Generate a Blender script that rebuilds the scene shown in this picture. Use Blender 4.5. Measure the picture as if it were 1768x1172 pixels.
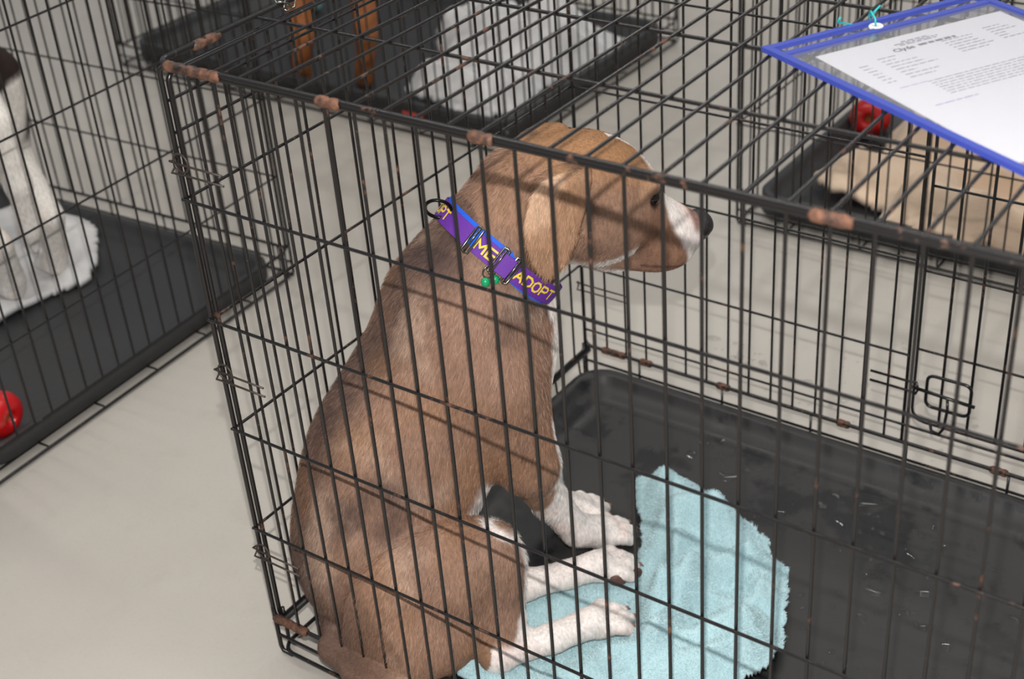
import bpy, bmesh, math, random
import numpy as np
from mathutils import Vector, Matrix

for o in list(bpy.data.objects):
    bpy.data.objects.remove(o)
scene = bpy.context.scene
C = scene.collection
ZF = 0.062                       # height of the crates' bottom rail above the floor
TRAY = 0.017                     # height of a tray's inside surface above the floor

# ------------------------------------------------------------------ camera
CAM = Vector((1.149273, -0.931014, 1.306346 + ZF))
RIGHT = Vector((0.816989, 0.572350, -0.070315))
DOWN = Vector((0.257249, -0.470875, -0.843860))
FWD = Vector((-0.516093, 0.671336, -0.531936))
cd = bpy.data.cameras.new('camera')
cd.sensor_width = 36.0
cd.lens = 36.0 * 2488.574 / 1768.0
cd.clip_start = 0.02
cd.dof.use_dof = True
cd.dof.focus_distance = 1.66
cd.dof.aperture_fstop = 6.0
cam = bpy.data.objects.new('camera', cd)
C.objects.link(cam)
cam.matrix_world = Matrix(((RIGHT.x, -DOWN.x, -FWD.x, CAM.x),
                           (RIGHT.y, -DOWN.y, -FWD.y, CAM.y),
                           (RIGHT.z, -DOWN.z, -FWD.z, CAM.z),
                           (0, 0, 0, 1)))
scene.camera = cam

# ------------------------------------------------------------------ light
world = bpy.data.worlds.new('room_light')
scene.world = world
world.use_nodes = True
world.node_tree.nodes['Background'].inputs[0].default_value = (0.93, 0.95, 1.0, 1)
world.node_tree.nodes['Background'].inputs[1].default_value = 0.36


def lamp(name, kind, loc, energy, color, size=0.02, size_y=None, aim=None):
    d = bpy.data.lights.new(name, kind)
    d.energy = energy
    d.color = color
    if kind == 'AREA':
        d.shape = 'RECTANGLE'
        d.size = size
        d.size_y = size_y
    else:
        d.shadow_soft_size = size
    o = bpy.data.objects.new(name, d)
    C.objects.link(o)
    o.location = loc
    return o


# the camera's own flash, a hand above the lens, and the hall's ceiling tubes
fl = CAM - DOWN * 0.140 - RIGHT * 0.01
lamp('camera_flash', 'POINT', fl, 130.0, (1.0, 0.98, 0.955), 0.010)
lamp('ceiling_tube', 'AREA', (-0.9, 0.2, 3.3), 40.0, (1.0, 0.97, 0.9), 2.4, 0.16)
lamp('ceiling_tube', 'AREA', (-0.9, 3.9, 3.3), 40.0, (1.0, 0.97, 0.9), 2.4, 0.16)
lamp('ceiling_tube', 'AREA', (1.9, 1.4, 3.3), 34.0, (1.0, 0.97, 0.9), 2.4, 0.16)

scene.view_settings.view_transform = 'Standard'
scene.view_settings.look = 'None'
scene.view_settings.gamma = 1.0
scene.view_settings.use_curve_mapping = False
scene.view_settings.exposure = -0.12

random.seed(7)
rng = np.random.default_rng(7)


# ------------------------------------------------------------------ materials
def srgb(r, g, b):
    f = lambda c: (c / 255 / 12.92) if c / 255 <= 0.04045 else ((c / 255 + 0.055) / 1.055) ** 2.4
    return (f(r), f(g), f(b), 1.0)


class NT:
    def __init__(s, name):
        s.m = bpy.data.materials.new(name)
        s.m.use_nodes = True
        s.t = s.m.node_tree
        s.b = s.t.nodes['Principled BSDF']

    def n(s, kind, **kw):
        x = s.t.nodes.new(kind)
        for k, v in kw.items():
            if k.startswith('i_'):
                x.inputs[int(k[2:]) if k[2:].isdigit() else k[2:]].default_value = v
            else:
                setattr(x, k, v)
        return x

    def l(s, a, b):
        s.t.links.new(a, b)

    def pos(s, scale=(1, 1, 1)):
        g = s.n('ShaderNodeNewGeometry')
        m = s.n('ShaderNodeMapping')
        m.inputs['Scale'].default_value = scale
        s.l(g.outputs['Position'], m.inputs['Vector'])
        return m.outputs[0]

    def noise(s, scale, detail=3, rough=0.5, vec=None):
        x = s.n('ShaderNodeTexNoise')
        x.inputs['Scale'].default_value = scale
        x.inputs['Detail'].default_value = detail
        x.inputs['Roughness'].default_value = rough
        s.l(vec if vec is not None else s.pos(), x.inputs['Vector'])
        return x.outputs[0]

    def ramp(s, fac, stops):
        r = s.n('ShaderNodeValToRGB')
        el = r.color_ramp.elements
        while len(el) < len(stops):
            el.new(0.5)
        for e, (p, c) in zip(el, stops):
            e.position = p
            e.color = c if len(c) == 4 else (*c, 1)
        s.l(fac, r.inputs[0])
        return r.outputs[0]

    def mix(s, fac, a, b, mode='MIX'):
        x = s.n('ShaderNodeMix', data_type='RGBA', blend_type=mode)
        for sock, v in ((x.inputs['Factor'], fac), (x.inputs['A'], a), (x.inputs['B'], b)):
            if hasattr(v, 'is_output'):
                s.l(v, sock)
            else:
                sock.default_value = v
        return x.outputs['Result']

    def bump(s, h, strength, dist):
        x = s.n('ShaderNodeBump')
        x.inputs['Strength'].default_value = strength
        x.inputs['Distance'].default_value = dist
        s.l(h, x.inputs['Height'])
        s.l(x.outputs[0], s.b.inputs['Normal'])

    def base(s, v):
        if hasattr(v, 'is_output'):
            s.l(v, s.b.inputs['Base Color'])
        else:
            s.b.inputs['Base Color'].default_value = v

    def rough(s, v):
        if hasattr(v, 'is_output'):
            s.l(v, s.b.inputs['Roughness'])
        else:
            s.b.inputs['Roughness'].default_value = v


def plain(name, col, rough=0.5, metal=0.0, spec=0.5, bump=0):
    t = NT(name)
    t.base(col)
    t.rough(rough)
    t.b.inputs['Metallic'].default_value = metal
    t.b.inputs['Specular IOR Level'].default_value = spec
    if bump:
        t.bump(t.noise(bump, 3), 0.4, 0.002)
    return t.m


def wire_mat(name, lo, hi):
    t = NT(name)
    a = t.noise(16, 4, 0.65)
    b = t.noise(95, 3, 0.6)
    m = t.n('ShaderNodeMath', operation='MULTIPLY_ADD')
    t.l(b, m.inputs[0]); m.inputs[1].default_value = 0.45
    t.l(a, m.inputs[2])
    f = t.ramp(m.outputs[0], [(lo, (0, 0, 0)), (hi, (1, 1, 1))])
    rust = t.ramp(t.noise(140, 2), [(0.3, srgb(58, 40, 33)), (0.7, srgb(122, 82, 60))])
    t.base(t.mix(f, srgb(24, 22, 22), rust))
    rr = t.ramp(f, [(0, (0.27,) * 3), (1, (0.8,) * 3)])
    t.rough(rr)
    t.bump(b, 0.35, 0.0006)
    return t.m


M = {}
M['wire'] = wire_mat('black_painted_wire', 0.84, 0.96)
M['wire_far'] = wire_mat('black_painted_wire_clean', 0.92, 1.0)
M['rust'] = wire_mat('rusted_steel', 0.52, 0.72)
M['hook'] = plain('dull_spring_wire', srgb(66, 56, 50), 0.4, 0.4)
M['black_bar'] = plain('black_bar', srgb(24, 24, 25), 0.4)

t = NT('polished_concrete')
n1 = t.noise(1.3, 5, 0.6)
n2 = t.noise(9, 5, 0.65)
n3 = t.noise(160, 2, 0.6)
c = t.ramp(n1, [(0.3, srgb(176, 169, 160)), (0.7, srgb(190, 184, 175))])
c = t.mix(t.ramp(n2, [(0.56, (0, 0, 0)), (0.74, (0.32,) * 3)]), c, srgb(160, 152, 139))
c = t.mix(t.ramp(n3, [(0.5, (0, 0, 0)), (0.8, (0.22,) * 3)]), c, srgb(160, 155, 148))
mp = t.n('ShaderNodeMapping')
mp.inputs['Rotation'].default_value = (0, 0, math.radians(24))
mp.inputs['Scale'].default_value = (2.2, 60, 1)
gm = t.n('ShaderNodeNewGeometry')
t.l(gm.outputs['Position'], mp.inputs['Vector'])
sc_ = t.noise(1.0, 4, 0.7, mp.outputs[0])
c = t.mix(t.ramp(sc_, [(0.70, (0, 0, 0)), (0.78, (0.35,) * 3)]), c, srgb(214, 210, 203))
c = t.mix(t.ramp(t.noise(34, 4, 0.7), [(0.68, (0, 0, 0)), (0.80, (0.45,) * 3)]), c, srgb(140, 131, 119))
t.base(c)
t.rough(t.ramp(n2, [(0.3, (0.36,) * 3), (0.7, (0.5,) * 3)]))
t.bump(n3, 0.08, 0.001)
M['floor'] = t.m

t = NT('black_tray_plastic')
n2 = t.noise(9, 6, 0.66)
n3 = t.noise(300, 2, 0.5)
wet = t.ramp(n2, [(0.52, (0, 0, 0)), (0.58, (1, 1, 1))])
t.base(t.mix(wet, srgb(42, 41, 41), srgb(22, 21, 22)))
t.rough(t.ramp(wet, [(0, (0.5,) * 3), (1, (0.40,) * 3)]))
t.bump(n3, 0.25, 0.0006)
M['tray'] = t.m
M['tray_far'] = plain('dark_tray_plastic', srgb(50, 50, 51), 0.5, bump=60)


def cloth_mat(name, c0, c1, scale=30, fine=420):
    t = NT(name)
    a = t.noise(scale, 4, 0.6)
    f = t.noise(fine, 2, 0.6)
    t.base(t.mix(t.ramp(f, [(0.35, (0, 0, 0)), (0.7, (0.5,) * 3)]), t.ramp(a, [(0.3, c0), (0.7, c1)]), c0))
    t.rough(0.95)
    t.b.inputs['Specular IOR Level'].default_value = 0.1
    t.b.inputs['Sheen Weight'].default_value = 0.25
    t.bump(f, 0.6, 0.002)
    return t.m


M['towel'] = cloth_mat('aqua_terry', srgb(172, 205, 211), srgb(192, 219, 223))
M['white_cloth'] = cloth_mat('white_cloth', srgb(206, 204, 203), srgb(226, 224, 222))
M['tan_cloth'] = cloth_mat('tan_fleece', srgb(224, 195, 168), srgb(234, 212, 188), 9, 260)
M['dog_bed'] = cloth_mat('beige_bed', srgb(205, 176, 140), srgb(220, 192, 156), 9, 260)
M['collar'] = plain('purple_webbing', srgb(98, 40, 150), 0.6, bump=900)
M['lining'] = plain('blue_webbing', srgb(24, 92, 214), 0.6, bump=900)
M['yellow'] = plain('yellow_print', srgb(232, 200, 60), 0.6)
M['nickel'] = plain('dark_nickel', srgb(120, 118, 112), 0.25, 1.0)
M['black_metal'] = plain('black_metal', srgb(30, 29, 29), 0.25, 0.8)
M['green'] = plain('green_plastic', srgb(18, 150, 96), 0.3)
M['teal'] = plain('teal_wire', srgb(40, 170, 170), 0.4)
M['white_plastic'] = plain('white_plastic', srgb(225, 225, 220), 0.3)
M['nose'] = plain('nose_leather', srgb(30, 27, 28), 0.35, bump=500)
M['eye'] = plain('eye_dark', srgb(20, 12, 9), 0.06)
M['claw'] = plain('claw', srgb(150, 110, 96), 0.4)
M['pad'] = plain('paw_pad', srgb(96, 64, 54), 0.6, bump=300)
M['blue_trim'] = plain('blue_vinyl', srgb(52, 68, 158), 0.6, bump=400)
M['paper'] = plain('paper', srgb(232, 231, 234), 0.75)
M['ink'] = plain('grey_ink', srgb(120, 116, 130), 0.8)
M['ink_dark'] = plain('dark_ink', srgb(84, 80, 94), 0.8)
M['ink_purple'] = plain('purple_ink', srgb(140, 128, 196), 0.8)
M['label_red'] = plain('red_label', srgb(196, 70, 62), 0.6)
t = NT('red_rubber')
cf = t.noise(26, 4, 0.6)
t.base(t.mix(t.ramp(cf, [(0.56, (0, 0, 0)), (0.72, (0.8,) * 3)]), srgb(190, 22, 26), srgb(214, 110, 96)))
t.rough(0.3)
M['rubber'] = t.m
M['rubber_hole'] = plain('toy_filling', srgb(150, 96, 48), 0.8, bump=120)


def clear_mat(name, tint, rough, ior, veil=0.0, veil_col=(1, 1, 1, 1)):
    """clear film or water: light passes straight through, the surface mirrors by its angle"""
    t = NT(name)
    tr = t.n('ShaderNodeBsdfTransparent')
    tr.inputs[0].default_value = tint
    gl = t.n('ShaderNodeBsdfGlossy')
    gl.inputs['Roughness'].default_value = rough
    lw = t.n('ShaderNodeLayerWeight')
    lw.inputs['Blend'].default_value = 0.5
    pw = t.n('ShaderNodeMath', operation='POWER')
    t.l(lw.outputs['Facing'], pw.inputs[0]); pw.inputs[1].default_value = 4.0
    ma = t.n('ShaderNodeMath', operation='MULTIPLY_ADD')
    t.l(pw.outputs[0], ma.inputs[0]); ma.inputs[1].default_value = 0.8
    ma.inputs[2].default_value = ((ior - 1) / (ior + 1)) ** 2
    mx = t.n('ShaderNodeMixShader')
    t.l(ma.outputs[0], mx.inputs[0]); t.l(tr.outputs[0], mx.inputs[1]); t.l(gl.outputs[0], mx.inputs[2])
    out = mx
    if veil:
        df = t.n('ShaderNodeBsdfDiffuse')
        df.inputs[0].default_value = veil_col
        m2 = t.n('ShaderNodeMixShader')
        m2.inputs[0].default_value = veil
        t.l(mx.outputs[0], m2.inputs[1]); t.l(df.outputs[0], m2.inputs[2])
        out = m2
    t.l(out.outputs[0], t.t.nodes['Material Output'].inputs['Surface'])
    return t.m


M['vinyl'] = clear_mat('clear_vinyl', (0.95, 0.95, 0.96, 1), 0.12, 1.45, 0.025)
M['water'] = clear_mat('water', (0.92, 0.92, 0.92, 1), 0.07, 1.45)


def coat_mat(name, attr='coat', gain=1.0, spec=0.25):
    t = NT(name)
    a = t.n('ShaderNodeAttribute')
    a.attribute_name = attr
    v = t.noise(260, 3, 0.6, t.pos((1, 1, 0.35)))
    g = t.ramp(v, [(0.25, (0.72,) * 3), (0.75, (1.22,) * 3)])
    t.base(t.mix(1.0, a.outputs['Color'], g, 'MULTIPLY'))
    t.rough(0.62)
    t.b.inputs['Specular IOR Level'].default_value = spec
    t.bump(v, 0.5, 0.0015)
    return t.m


M['coat'] = coat_mat('short_coat')
t = NT('coat_hair')
a = t.n('ShaderNodeAttribute')
a.attribute_name = 'coat'
t.l(a.outputs['Color'], t.b.inputs['Base Color'])
t.rough(0.5)
t.b.inputs['Specular IOR Level'].default_value = 0.3
M['hair'] = t.m


# ------------------------------------------------------------------ mesh helpers
def tag(o, label=None, cat=None, group=None, kind=None):
    if label: o['label'] = label
    if cat: o['category'] = cat
    if group: o['group'] = group
    if kind: o['kind'] = kind
    return o


def link(name, me, mat=None, parent=None, smooth=True):
    if mat is not None and not me.materials:
        me.materials.append(mat)
    if smooth:
        me.polygons.foreach_set('use_smooth', [True] * len(me.polygons))
    o = bpy.data.objects.new(name, me)
    C.objects.link(o)
    o.parent = parent
    return o


def empty(name, loc=(0, 0, 0), rz=0.0):
    o = bpy.data.objects.new(name, None)
    o.empty_display_size = 0.05
    C.objects.link(o)
    o.location = loc
    o.rotation_euler = (0, 0, rz)
    return o


class MB:
    """collects shapes for ONE mesh"""
    def __init__(s):
        s.v, s.f = [], []

    def add(s, v, f):
        k = len(s.v)
        s.v += [tuple(q) for q in v]
        s.f += [tuple(i + k for i in q) for q in f]
        return s

    def tube(s, path, r, n=8, closed=False, caps=True):
        P = [Vector(q) for q in path]
        m = len(P)
        rings = []
        up = None
        for i in range(m):
            a = P[(i - 1) % m] if (closed or i > 0) else P[i]
            b = P[(i + 1) % m] if (closed or i < m - 1) else P[i]
            d = (b - a).normalized()
            if up is None:
                up = Vector((0, 0, 1)) if abs(d.z) < 0.9 else Vector((1, 0, 0))
            x = d.cross(up)
            if x.length < 1e-5:
                x = d.cross(Vector((0.3, 0.8, 0.5)))
            x.normalize()
            y = x.cross(d).normalized()
            up = y
            rr = r[i] if isinstance(r, (list, tuple)) else r
            rings.append([P[i] + (x * math.cos(2 * math.pi * k / n) + y * math.sin(2 * math.pi * k / n)) * rr for k in range(n)])
        v = [q for ring in rings for q in ring]
        f = []
        for i in range(m if closed else m - 1):
            j = (i + 1) % m
            for k in range(n):
                f.append((i * n + k, i * n + (k + 1) % n, j * n + (k + 1) % n, j * n + k))
        if caps and not closed:
            f.append(tuple(reversed(range(n))))
            f.append(tuple((m - 1) * n + k for k in range(n)))
        return s.add(v, f)

    def box(s, lo, hi):
        x0, y0, z0 = lo
        x1, y1, z1 = hi
        v = [(x0, y0, z0), (x1, y0, z0), (x1, y1, z0), (x0, y1, z0), (x0, y0, z1), (x1, y0, z1), (x1, y1, z1), (x0, y1, z1)]
        return s.add(v, [(3, 2, 1, 0), (4, 5, 6, 7), (0, 1, 5, 4), (1, 2, 6, 5), (2, 3, 7, 6), (3, 0, 4, 7)])

    def lathe(s, prof, n=32):
        v = []
        for r, z in prof:
            v += [(r * math.cos(2 * math.pi * k / n), r * math.sin(2 * math.pi * k / n), z) for k in range(n)]
        f = []
        for i in range(len(prof) - 1):
            for k in range(n):
                f.append((i * n + k, i * n + (k + 1) % n, (i + 1) * n + (k + 1) % n, (i + 1) * n + k))
        return s.add(v, f)

    def mesh(s, name):
        me = bpy.data.meshes.new(name)
        me.from_pydata([tuple(q) for q in s.v], [], s.f)
        me.update()
        return me

    def build(s, name, mat, parent=None, smooth=True):
        return link(name, s.mesh(name), mat, parent, smooth)


def fix_normals(o):
    bm = bmesh.new()
    bm.from_mesh(o.data)
    bmesh.ops.recalc_face_normals(bm, faces=bm.faces)
    bm.to_mesh(o.data)
    bm.free()
    return o


def rrect(x0, x1, z0, z1, r, n=4):
    """rounded rectangle as a closed list of 2-D points"""
    out = []
    for cx, cz, a0 in ((x1 - r, z1 - r, 0), (x0 + r, z1 - r, 90), (x0 + r, z0 + r, 180), (x1 - r, z0 + r, 270)):
        for k in range(n + 1):
            a = math.radians(a0 + 90 * k / n)
            out.append((cx + r * math.cos(a), cz + r * math.sin(a)))
    return out


# one shared bar for every straight wire of every crate
_wire_mesh = {}


def wire(name, a, b, r, parent, mat):
    key = mat.name
    if key not in _wire_mesh:
        mb = MB().tube([(0, 0, 0), (0, 0, 0.5), (0, 0, 1)], 1.0, 8)
        me = mb.mesh('bar_' + key)
        me.materials.append(mat)
        me.polygons.foreach_set('use_smooth', [len(p.vertices) == 4 for p in me.polygons])
        _wire_mesh[key] = me
    a, b = Vector(a), Vector(b)
    o = bpy.data.objects.new(name, _wire_mesh[key])
    C.objects.link(o)
    o.parent = parent
    d = b - a
    o.matrix_local = Matrix.Translation(a) @ d.to_track_quat('Z', 'Y').to_matrix().to_4x4() @ Matrix.Diagonal((r, r, d.length, 1))
    return o


# ------------------------------------------------------------------ floor
fm = bpy.data.meshes.new('floor')
fm.from_pydata([(-9, -6, 0), (9, -6, 0), (9, 12, 0), (-9, 12, 0)], [], [(0, 1, 2, 3)])
tag(link('floor', fm, M['floor'], smooth=False), kind='structure', label='pale polished concrete floor with faint scratches')

# ------------------------------------------------------------------ crates
S = 0.155


def panel(crate, name, origin, u, w, width, z0, z1, xs, rows, rv=0.0019, rh=0.0019, rf=0.003, mat=None, out=1, jit=0.0006, frame=True):
    """a wire panel standing in the plane origin + u*x + z; w is its outward normal"""
    mat = mat or M['wire']
    O, u, w = Vector(origin), Vector(u), Vector(w)
    zv = Vector((0, 0, 1))
    pts = [O + u * x + zv * z for x, z in rrect(0, width, z0, z1, 0.012)]
    root = MB().tube(pts, rf, 8, closed=True).build(name, mat, crate)
    for x in xs:
        j = [random.uniform(-jit, jit) for _ in range(2)]
        wire('vertical_wire', O + u * (x + j[0]) + zv * z0, O + u * (x + j[1]) + zv * z1, rv, root, mat)
    for z in rows:
        off = w * (rv + rh) * out
        wire('horizontal_wire', O + zv * z + off - u * 0.002, O + zv * z + off + u * (width + 0.002), rh, root, mat)
    return root


def floor_grid(crate, L, D, mat, xs):
    z = 0.006
    pts = [(x, y, z) for x, y in rrect(0, L, 0, D, 0.02)]
    g = MB().tube(pts, 0.0028, 8, closed=True).build('floor_grid', mat, crate)
    for y in (0.0, D):
        wire('guide_wire', (0, y, 0.032), (L, y, 0.032), 0.0022, g, mat)
    for y in [D * k / 6 for k in range(1, 6)]:
        wire('long_wire', (0, y, z + 0.004), (L, y, z + 0.004), 0.0018, g, mat)
    me = None
    for x in xs:
        if me is None:
            path = [(0, 0, ZF), (0, 0, 0.014), (0, 0.006, 0.0055), (0, 0.02, 0.0045), (0, D - 0.02, 0.0045), (0, D - 0.006, 0.0055), (0, D, 0.014), (0, D, ZF)]
            me = MB().tube(path, 0.0021, 8).mesh('cross_wire')
        o = link('cross_wire', me, mat, g)
        o.location = (x, 0, 0)
    return g


def clip(crate, x0, x1, y, z, r=0.0062, axis='x', mat=None):
    """a crimped sleeve with coil turns that joins two rails"""
    n = max(6, int((x1 - x0) / 0.004))
    path, rad = [], []
    for i in range(n + 1):
        q = x0 + (x1 - x0) * i / n
        path.append((q, y, z) if axis == 'x' else (y, q, z))
        rad.append(r * (1.0 if i % 4 else 0.86) * (0.8 if i in (0, n) else 1))
    return MB().tube(path, rad, 10).build('hinge_clip', mat or M['rust'], crate)


def corner_hook(crate, post, u, w, z, reach, ring=True, mat=None):
    P, u, w = Vector(post), Vector(u), Vector(w)
    zv = Vector((0, 0, 1))
    o = P + w * 0.007
    a = [o + u * reach + zv * (z + 0.006), o + u * 0.012 + zv * (z + 0.006), o - u * 0.006 + zv * (z + 0.007)]
    a += [P - u * 0.008 + zv * (z + 0.004), P - u * 0.008 + zv * (z - 0.004)]
    a += [o - u * 0.006 + zv * (z - 0.007), o + u * 0.012 + zv * (z - 0.006), o + u * reach + zv * (z - 0.006)]
    mb = MB().tube(a, 0.0013, 6)
    if ring:
        q = o + u * 0.012 + zv * (z + 0.008)
        mb.tube([q + u * 0.011 * math.cos(k * math.pi / 9) + zv * 0.011 * math.sin(k * math.pi / 9) for k in range(18)], 0.0013, 6, closed=True)
    return mb.build('corner_hook', mat or M['hook'], crate)


def tray(name, label, L, D, loc, rz=0.0, h=0.03, mat=None, group=None):
    """a plastic crate pan: floor, coved wall, flat rolled lip"""
    prof = [(0.0, 0.006, -h), (0.0, 0.002, -0.004), (0.0, 0.0, 0.0), (0.004, 0.0, 0.002), (0.014, 0.0, 0.002), (0.018, 0.0, -0.002),
            (0.021, 0.0, -0.008), (0.030, 0.0, -h * 0.55), (0.034, 0.0, -h * 0.6), (0.042, 0.0, -h * 0.86), (0.050, 0.0, -h)]
    v, f = [], []
    ringn = None
    for ins, _, z in prof:
        ring = rrect(ins, L - ins, ins, D - ins, max(0.006, 0.05 - ins * 0.6), 6)
        ringn = len(ring)
        v += [(x, y, z + h) for x, y in ring]
    for i in range(len(prof) - 1):
        for k in range(ringn):
            f.append((i * ringn + k, i * ringn + (k + 1) % ringn, (i + 1) * ringn + (k + 1) % ringn, (i + 1) * ringn + k))
    f.append(tuple((len(prof) - 1) * ringn + k for k in range(ringn)))
    k0 = len(v)
    v += [(x, y, -0.003) for x, y in rrect(0.006, L - 0.006, 0.006, D - 0.006, 0.045, 6)]
    for k in range(ringn):
        f.append((k, k0 + k, k0 + (k + 1) % ringn, (k + 1) % ringn))
    f.append(tuple(reversed([k0 + k for k in range(ringn)])))
    me = bpy.data.meshes.new(name)
    me.from_pydata(v, [], f)
    me.update()
    o = link(name, me, mat or M['tray'])
    fix_normals(o)
    bm = bmesh.new(); bm.from_mesh(me)
    bmesh.ops.triangulate(bm, faces=[q for q in bm.faces if len(q.verts) > 4])
    bm.to_mesh(me); bm.free()
    o.location = loc
    o.rotation_euler.z = rz
    return tag(o, label, 'crate tray', 'plastic crate trays')


CL, CD, CH = 1.207, 0.765, 5 * S        # crate length, depth, wire height


def spaced(a, step, end):
    out = []
    while a < end:
        out.append(a)
        a += step
    return out


def make_crate(name, label, loc, rz, L=CL, D=CD, mat=None, near_rows=(S, 2 * S, 3 * S, 4 * S), end_rows=(S, 2 * S, 3 * S, 4 * S),
               far_rows=(S, 2 * S, 3 * S, 4 * S), top_rows=(0.148, 0.293, 0.44, 0.59), near_cut=None, far_cut=None):
    mat = mat or M['wire_far']
    cr = empty(name, loc, rz)
    tag(cr, label, 'dog crate', 'wire dog crates')
    vx = spaced(0.0436, 0.0373, L - 0.02)
    ex = spaced(0.038, 0.0378, D - 0.02)
    z0, z1 = ZF, ZF + CH
    up = lambda rows: [ZF + q for q in rows]
    cutx = lambda c: [x for x in vx if c is None or x < c]
    panel(cr, 'side_panel', (0, 0, 0), (1, 0, 0), (0, -1, 0), L, z0, z1, vx, up(near_rows), mat=mat)
    panel(cr, 'end_panel', (0.004, 0.006, 0), (0, 1, 0), (-1, 0, 0), D - 0.012, z0 - 0.004, z1 - 0.01, ex, up(end_rows), mat=mat)
    panel(cr, 'end_panel', (L - 0.004, 0.006, 0), (0, 1, 0), (1, 0, 0), D - 0.012, z0 - 0.004, z1 - 0.01, ex, up((S, 2 * S, 3 * S, 4 * S)), mat=mat)
    far = panel(cr, 'side_panel', (0, D, 0), (1, 0, 0), (0, 1, 0), L, z0, z1, cutx(far_cut), [] if far_cut else up(far_rows), mat=mat, out=-1)
    top = MB().tube([(x, y, z1 + 0.004) for x, y in rrect(0, L, 0.0, D, 0.014)], 0.0034, 8, closed=True).build('top_panel', mat, cr)
    for x in vx:
        j = random.uniform(-0.0008, 0.0008)
        wire('depth_wire', (x + j, 0, z1 + 0.006), (x - j, D, z1 + 0.006), 0.0019, top, mat)
    for y in top_rows:
        wire('cross_wire', (0, y, z1 + 0.0025), (L, y, z1 + 0.0025), 0.0022, top, mat)
    floor_grid(cr, L, D, mat, spaced(0.105, 0.153, L - 0.03))
    for x in (0, L):                                   # feet below the corner posts
        for y in (0, D):
            s1 = 1 if x == 0 else -1
            s2 = 1 if y == 0 else -1
            MB().tube([(x, y, ZF + 0.02), (x, y, 0.012), (x + 0.003 * s1, y, 0.0035), (x + 0.02 * s1, y, 0.0035)], 0.003, 8).build('foot', mat, cr)
            MB().tube([(x + 0.004 * s1, y + 0.012 * s2, ZF + 0.01), (x + 0.004 * s1, y + 0.012 * s2, 0.012), (x + 0.004 * s1, y + 0.02 * s2, 0.0035)], 0.0026, 8).build('foot', mat, cr)
    return cr, far


# -- the crate in front, with the brown dog
main, far = make_crate('wire_dog_crate', 'rusty black wire crate in front holding the brown and white dog', (0, 0, 0), 0.0, mat=M['wire'],
                       end_rows=(S, 2 * S, 3 * S, 4 * S, 0.697, 0.734), far_cut=0.55)
W = M['wire']
for z in (0.034, S, 2 * S, 3 * S, 4 * S):
    wire('horizontal_wire', (0, CD - 0.0038, ZF + z), (0.557, CD - 0.0038, ZF + z), 0.0019, far, W)
for x in (0.556, 1.03):
    wire('vertical_wire', (x, CD, ZF), (x, CD, ZF + CH), 0.0026, far, W)
for x in spaced(1.03 + 0.0373, 0.0373, CL - 0.02):
    wire('vertical_wire', (x, CD, ZF), (x, CD, ZF + CH), 0.0019, far, W)
for x in spaced(0.59, 0.0373, 1.02):
    wire('vertical_wire', (x, CD, ZF + 0.66), (x, CD, ZF + CH), 0.0019, far, W)
for z in (0.034, 0.655):
    wire('horizontal_wire', (0.55, CD - 0.0038, ZF + z), (CL, CD - 0.0038, ZF + z), 0.0021, far, W)
wire('horizontal_wire', (0, CD - 0.006, ZF + 0.004), (CL, CD - 0.006, ZF + 0.004), 0.0026, far, W)
door = MB().tube([(x, CD + 0.004, z) for x, z in rrect(0.566, 1.02, ZF + 0.043, ZF + 0.645, 0.02)], 0.0024, 8, closed=True).build('door', W, main)
for x in spaced(0.607, 0.0415, 1.01):
    wire('vertical_wire', (x, CD + 0.004, ZF + 0.043), (x, CD + 0.004, ZF + 0.645), 0.0022, door, W)
for z in (0.162, 0.29, 0.42, 0.54):
    wire('horizontal_wire', (0.566, CD + 0.008, ZF + z), (1.02, CD + 0.008, ZF + z), 0.0019, door, W)
yl = CD - 0.006
lat = MB()
lat.tube([(x, yl, z) for x, z in rrect(0.588, 0.652, ZF + 0.080, ZF + 0.133, 0.010)], 0.0025, 8, closed=True)
lat.tube([(0.566, yl - 0.004, ZF + 0.108), (0.66, yl - 0.004, ZF + 0.103)], 0.0026, 8)
lat.tube([(0.621, yl - 0.006, ZF + 0.106), (0.624, yl - 0.010, ZF + 0.09), (0.622, yl - 0.012, ZF + 0.058), (0.616, yl - 0.012, ZF + 0.046), (0.604, yl - 0.010, ZF + 0.047), (0.599, yl - 0.006, ZF + 0.06)], 0.0023, 8)
tag(lat.build('latch', W, door), 'slide bolt latch of bent wire')
hp = MB()
hp.tube([(0.503, yl, ZF + 0.113), (0.56, yl, ZF + 0.113), (0.574, yl - 0.004, ZF + 0.117), (0.578, yl - 0.006, ZF + 0.108), (0.574, yl - 0.004, ZF + 0.098), (0.56, yl, ZF + 0.097), (0.503, yl, ZF + 0.097)], 0.002, 8)
hp.build('latch_keeper', W, main)
zt = ZF + CH + 0.002
clip(main, 0.012, 0.092, -0.001, zt)
for xa, xb in ((0.222, 0.252), (0.405, 0.432), (0.735, 0.772), (0.985, 1.02)):
    clip(main, xa, xb, -0.001, zt)
for ya, yb in ((0.05, 0.09), (0.30, 0.34), (0.6, 0.64)):
    clip(main, ya, yb, 0.0, zt, 0.0056, 'y')
clip(main, 0.0, 0.058, -0.001, ZF + 0.001)
for xa, xb in ((0.36, 0.39), (0.80, 0.84)):
    clip(main, xa, xb, -0.001, ZF + 0.001)
for xa, xb in ((0.035, 0.08), (0.108, 0.13), (0.25, 0.272), (0.455, 0.475), (0.69, 0.715), (0.76, 0.80), (0.95, 0.97)):
    clip(main, xa, xb, CD - 0.003, ZF + 0.002)
for z in (0.66, 0.39, 0.116):
    corner_hook(main, (0, 0, ZF), (1, 0, 0), (0, -1, 0), z, 0.073)
    corner_hook(main, (0, CD, ZF), (1, 0, 0), (0, -1, 0), z, 0.090, ring=False)
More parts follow.
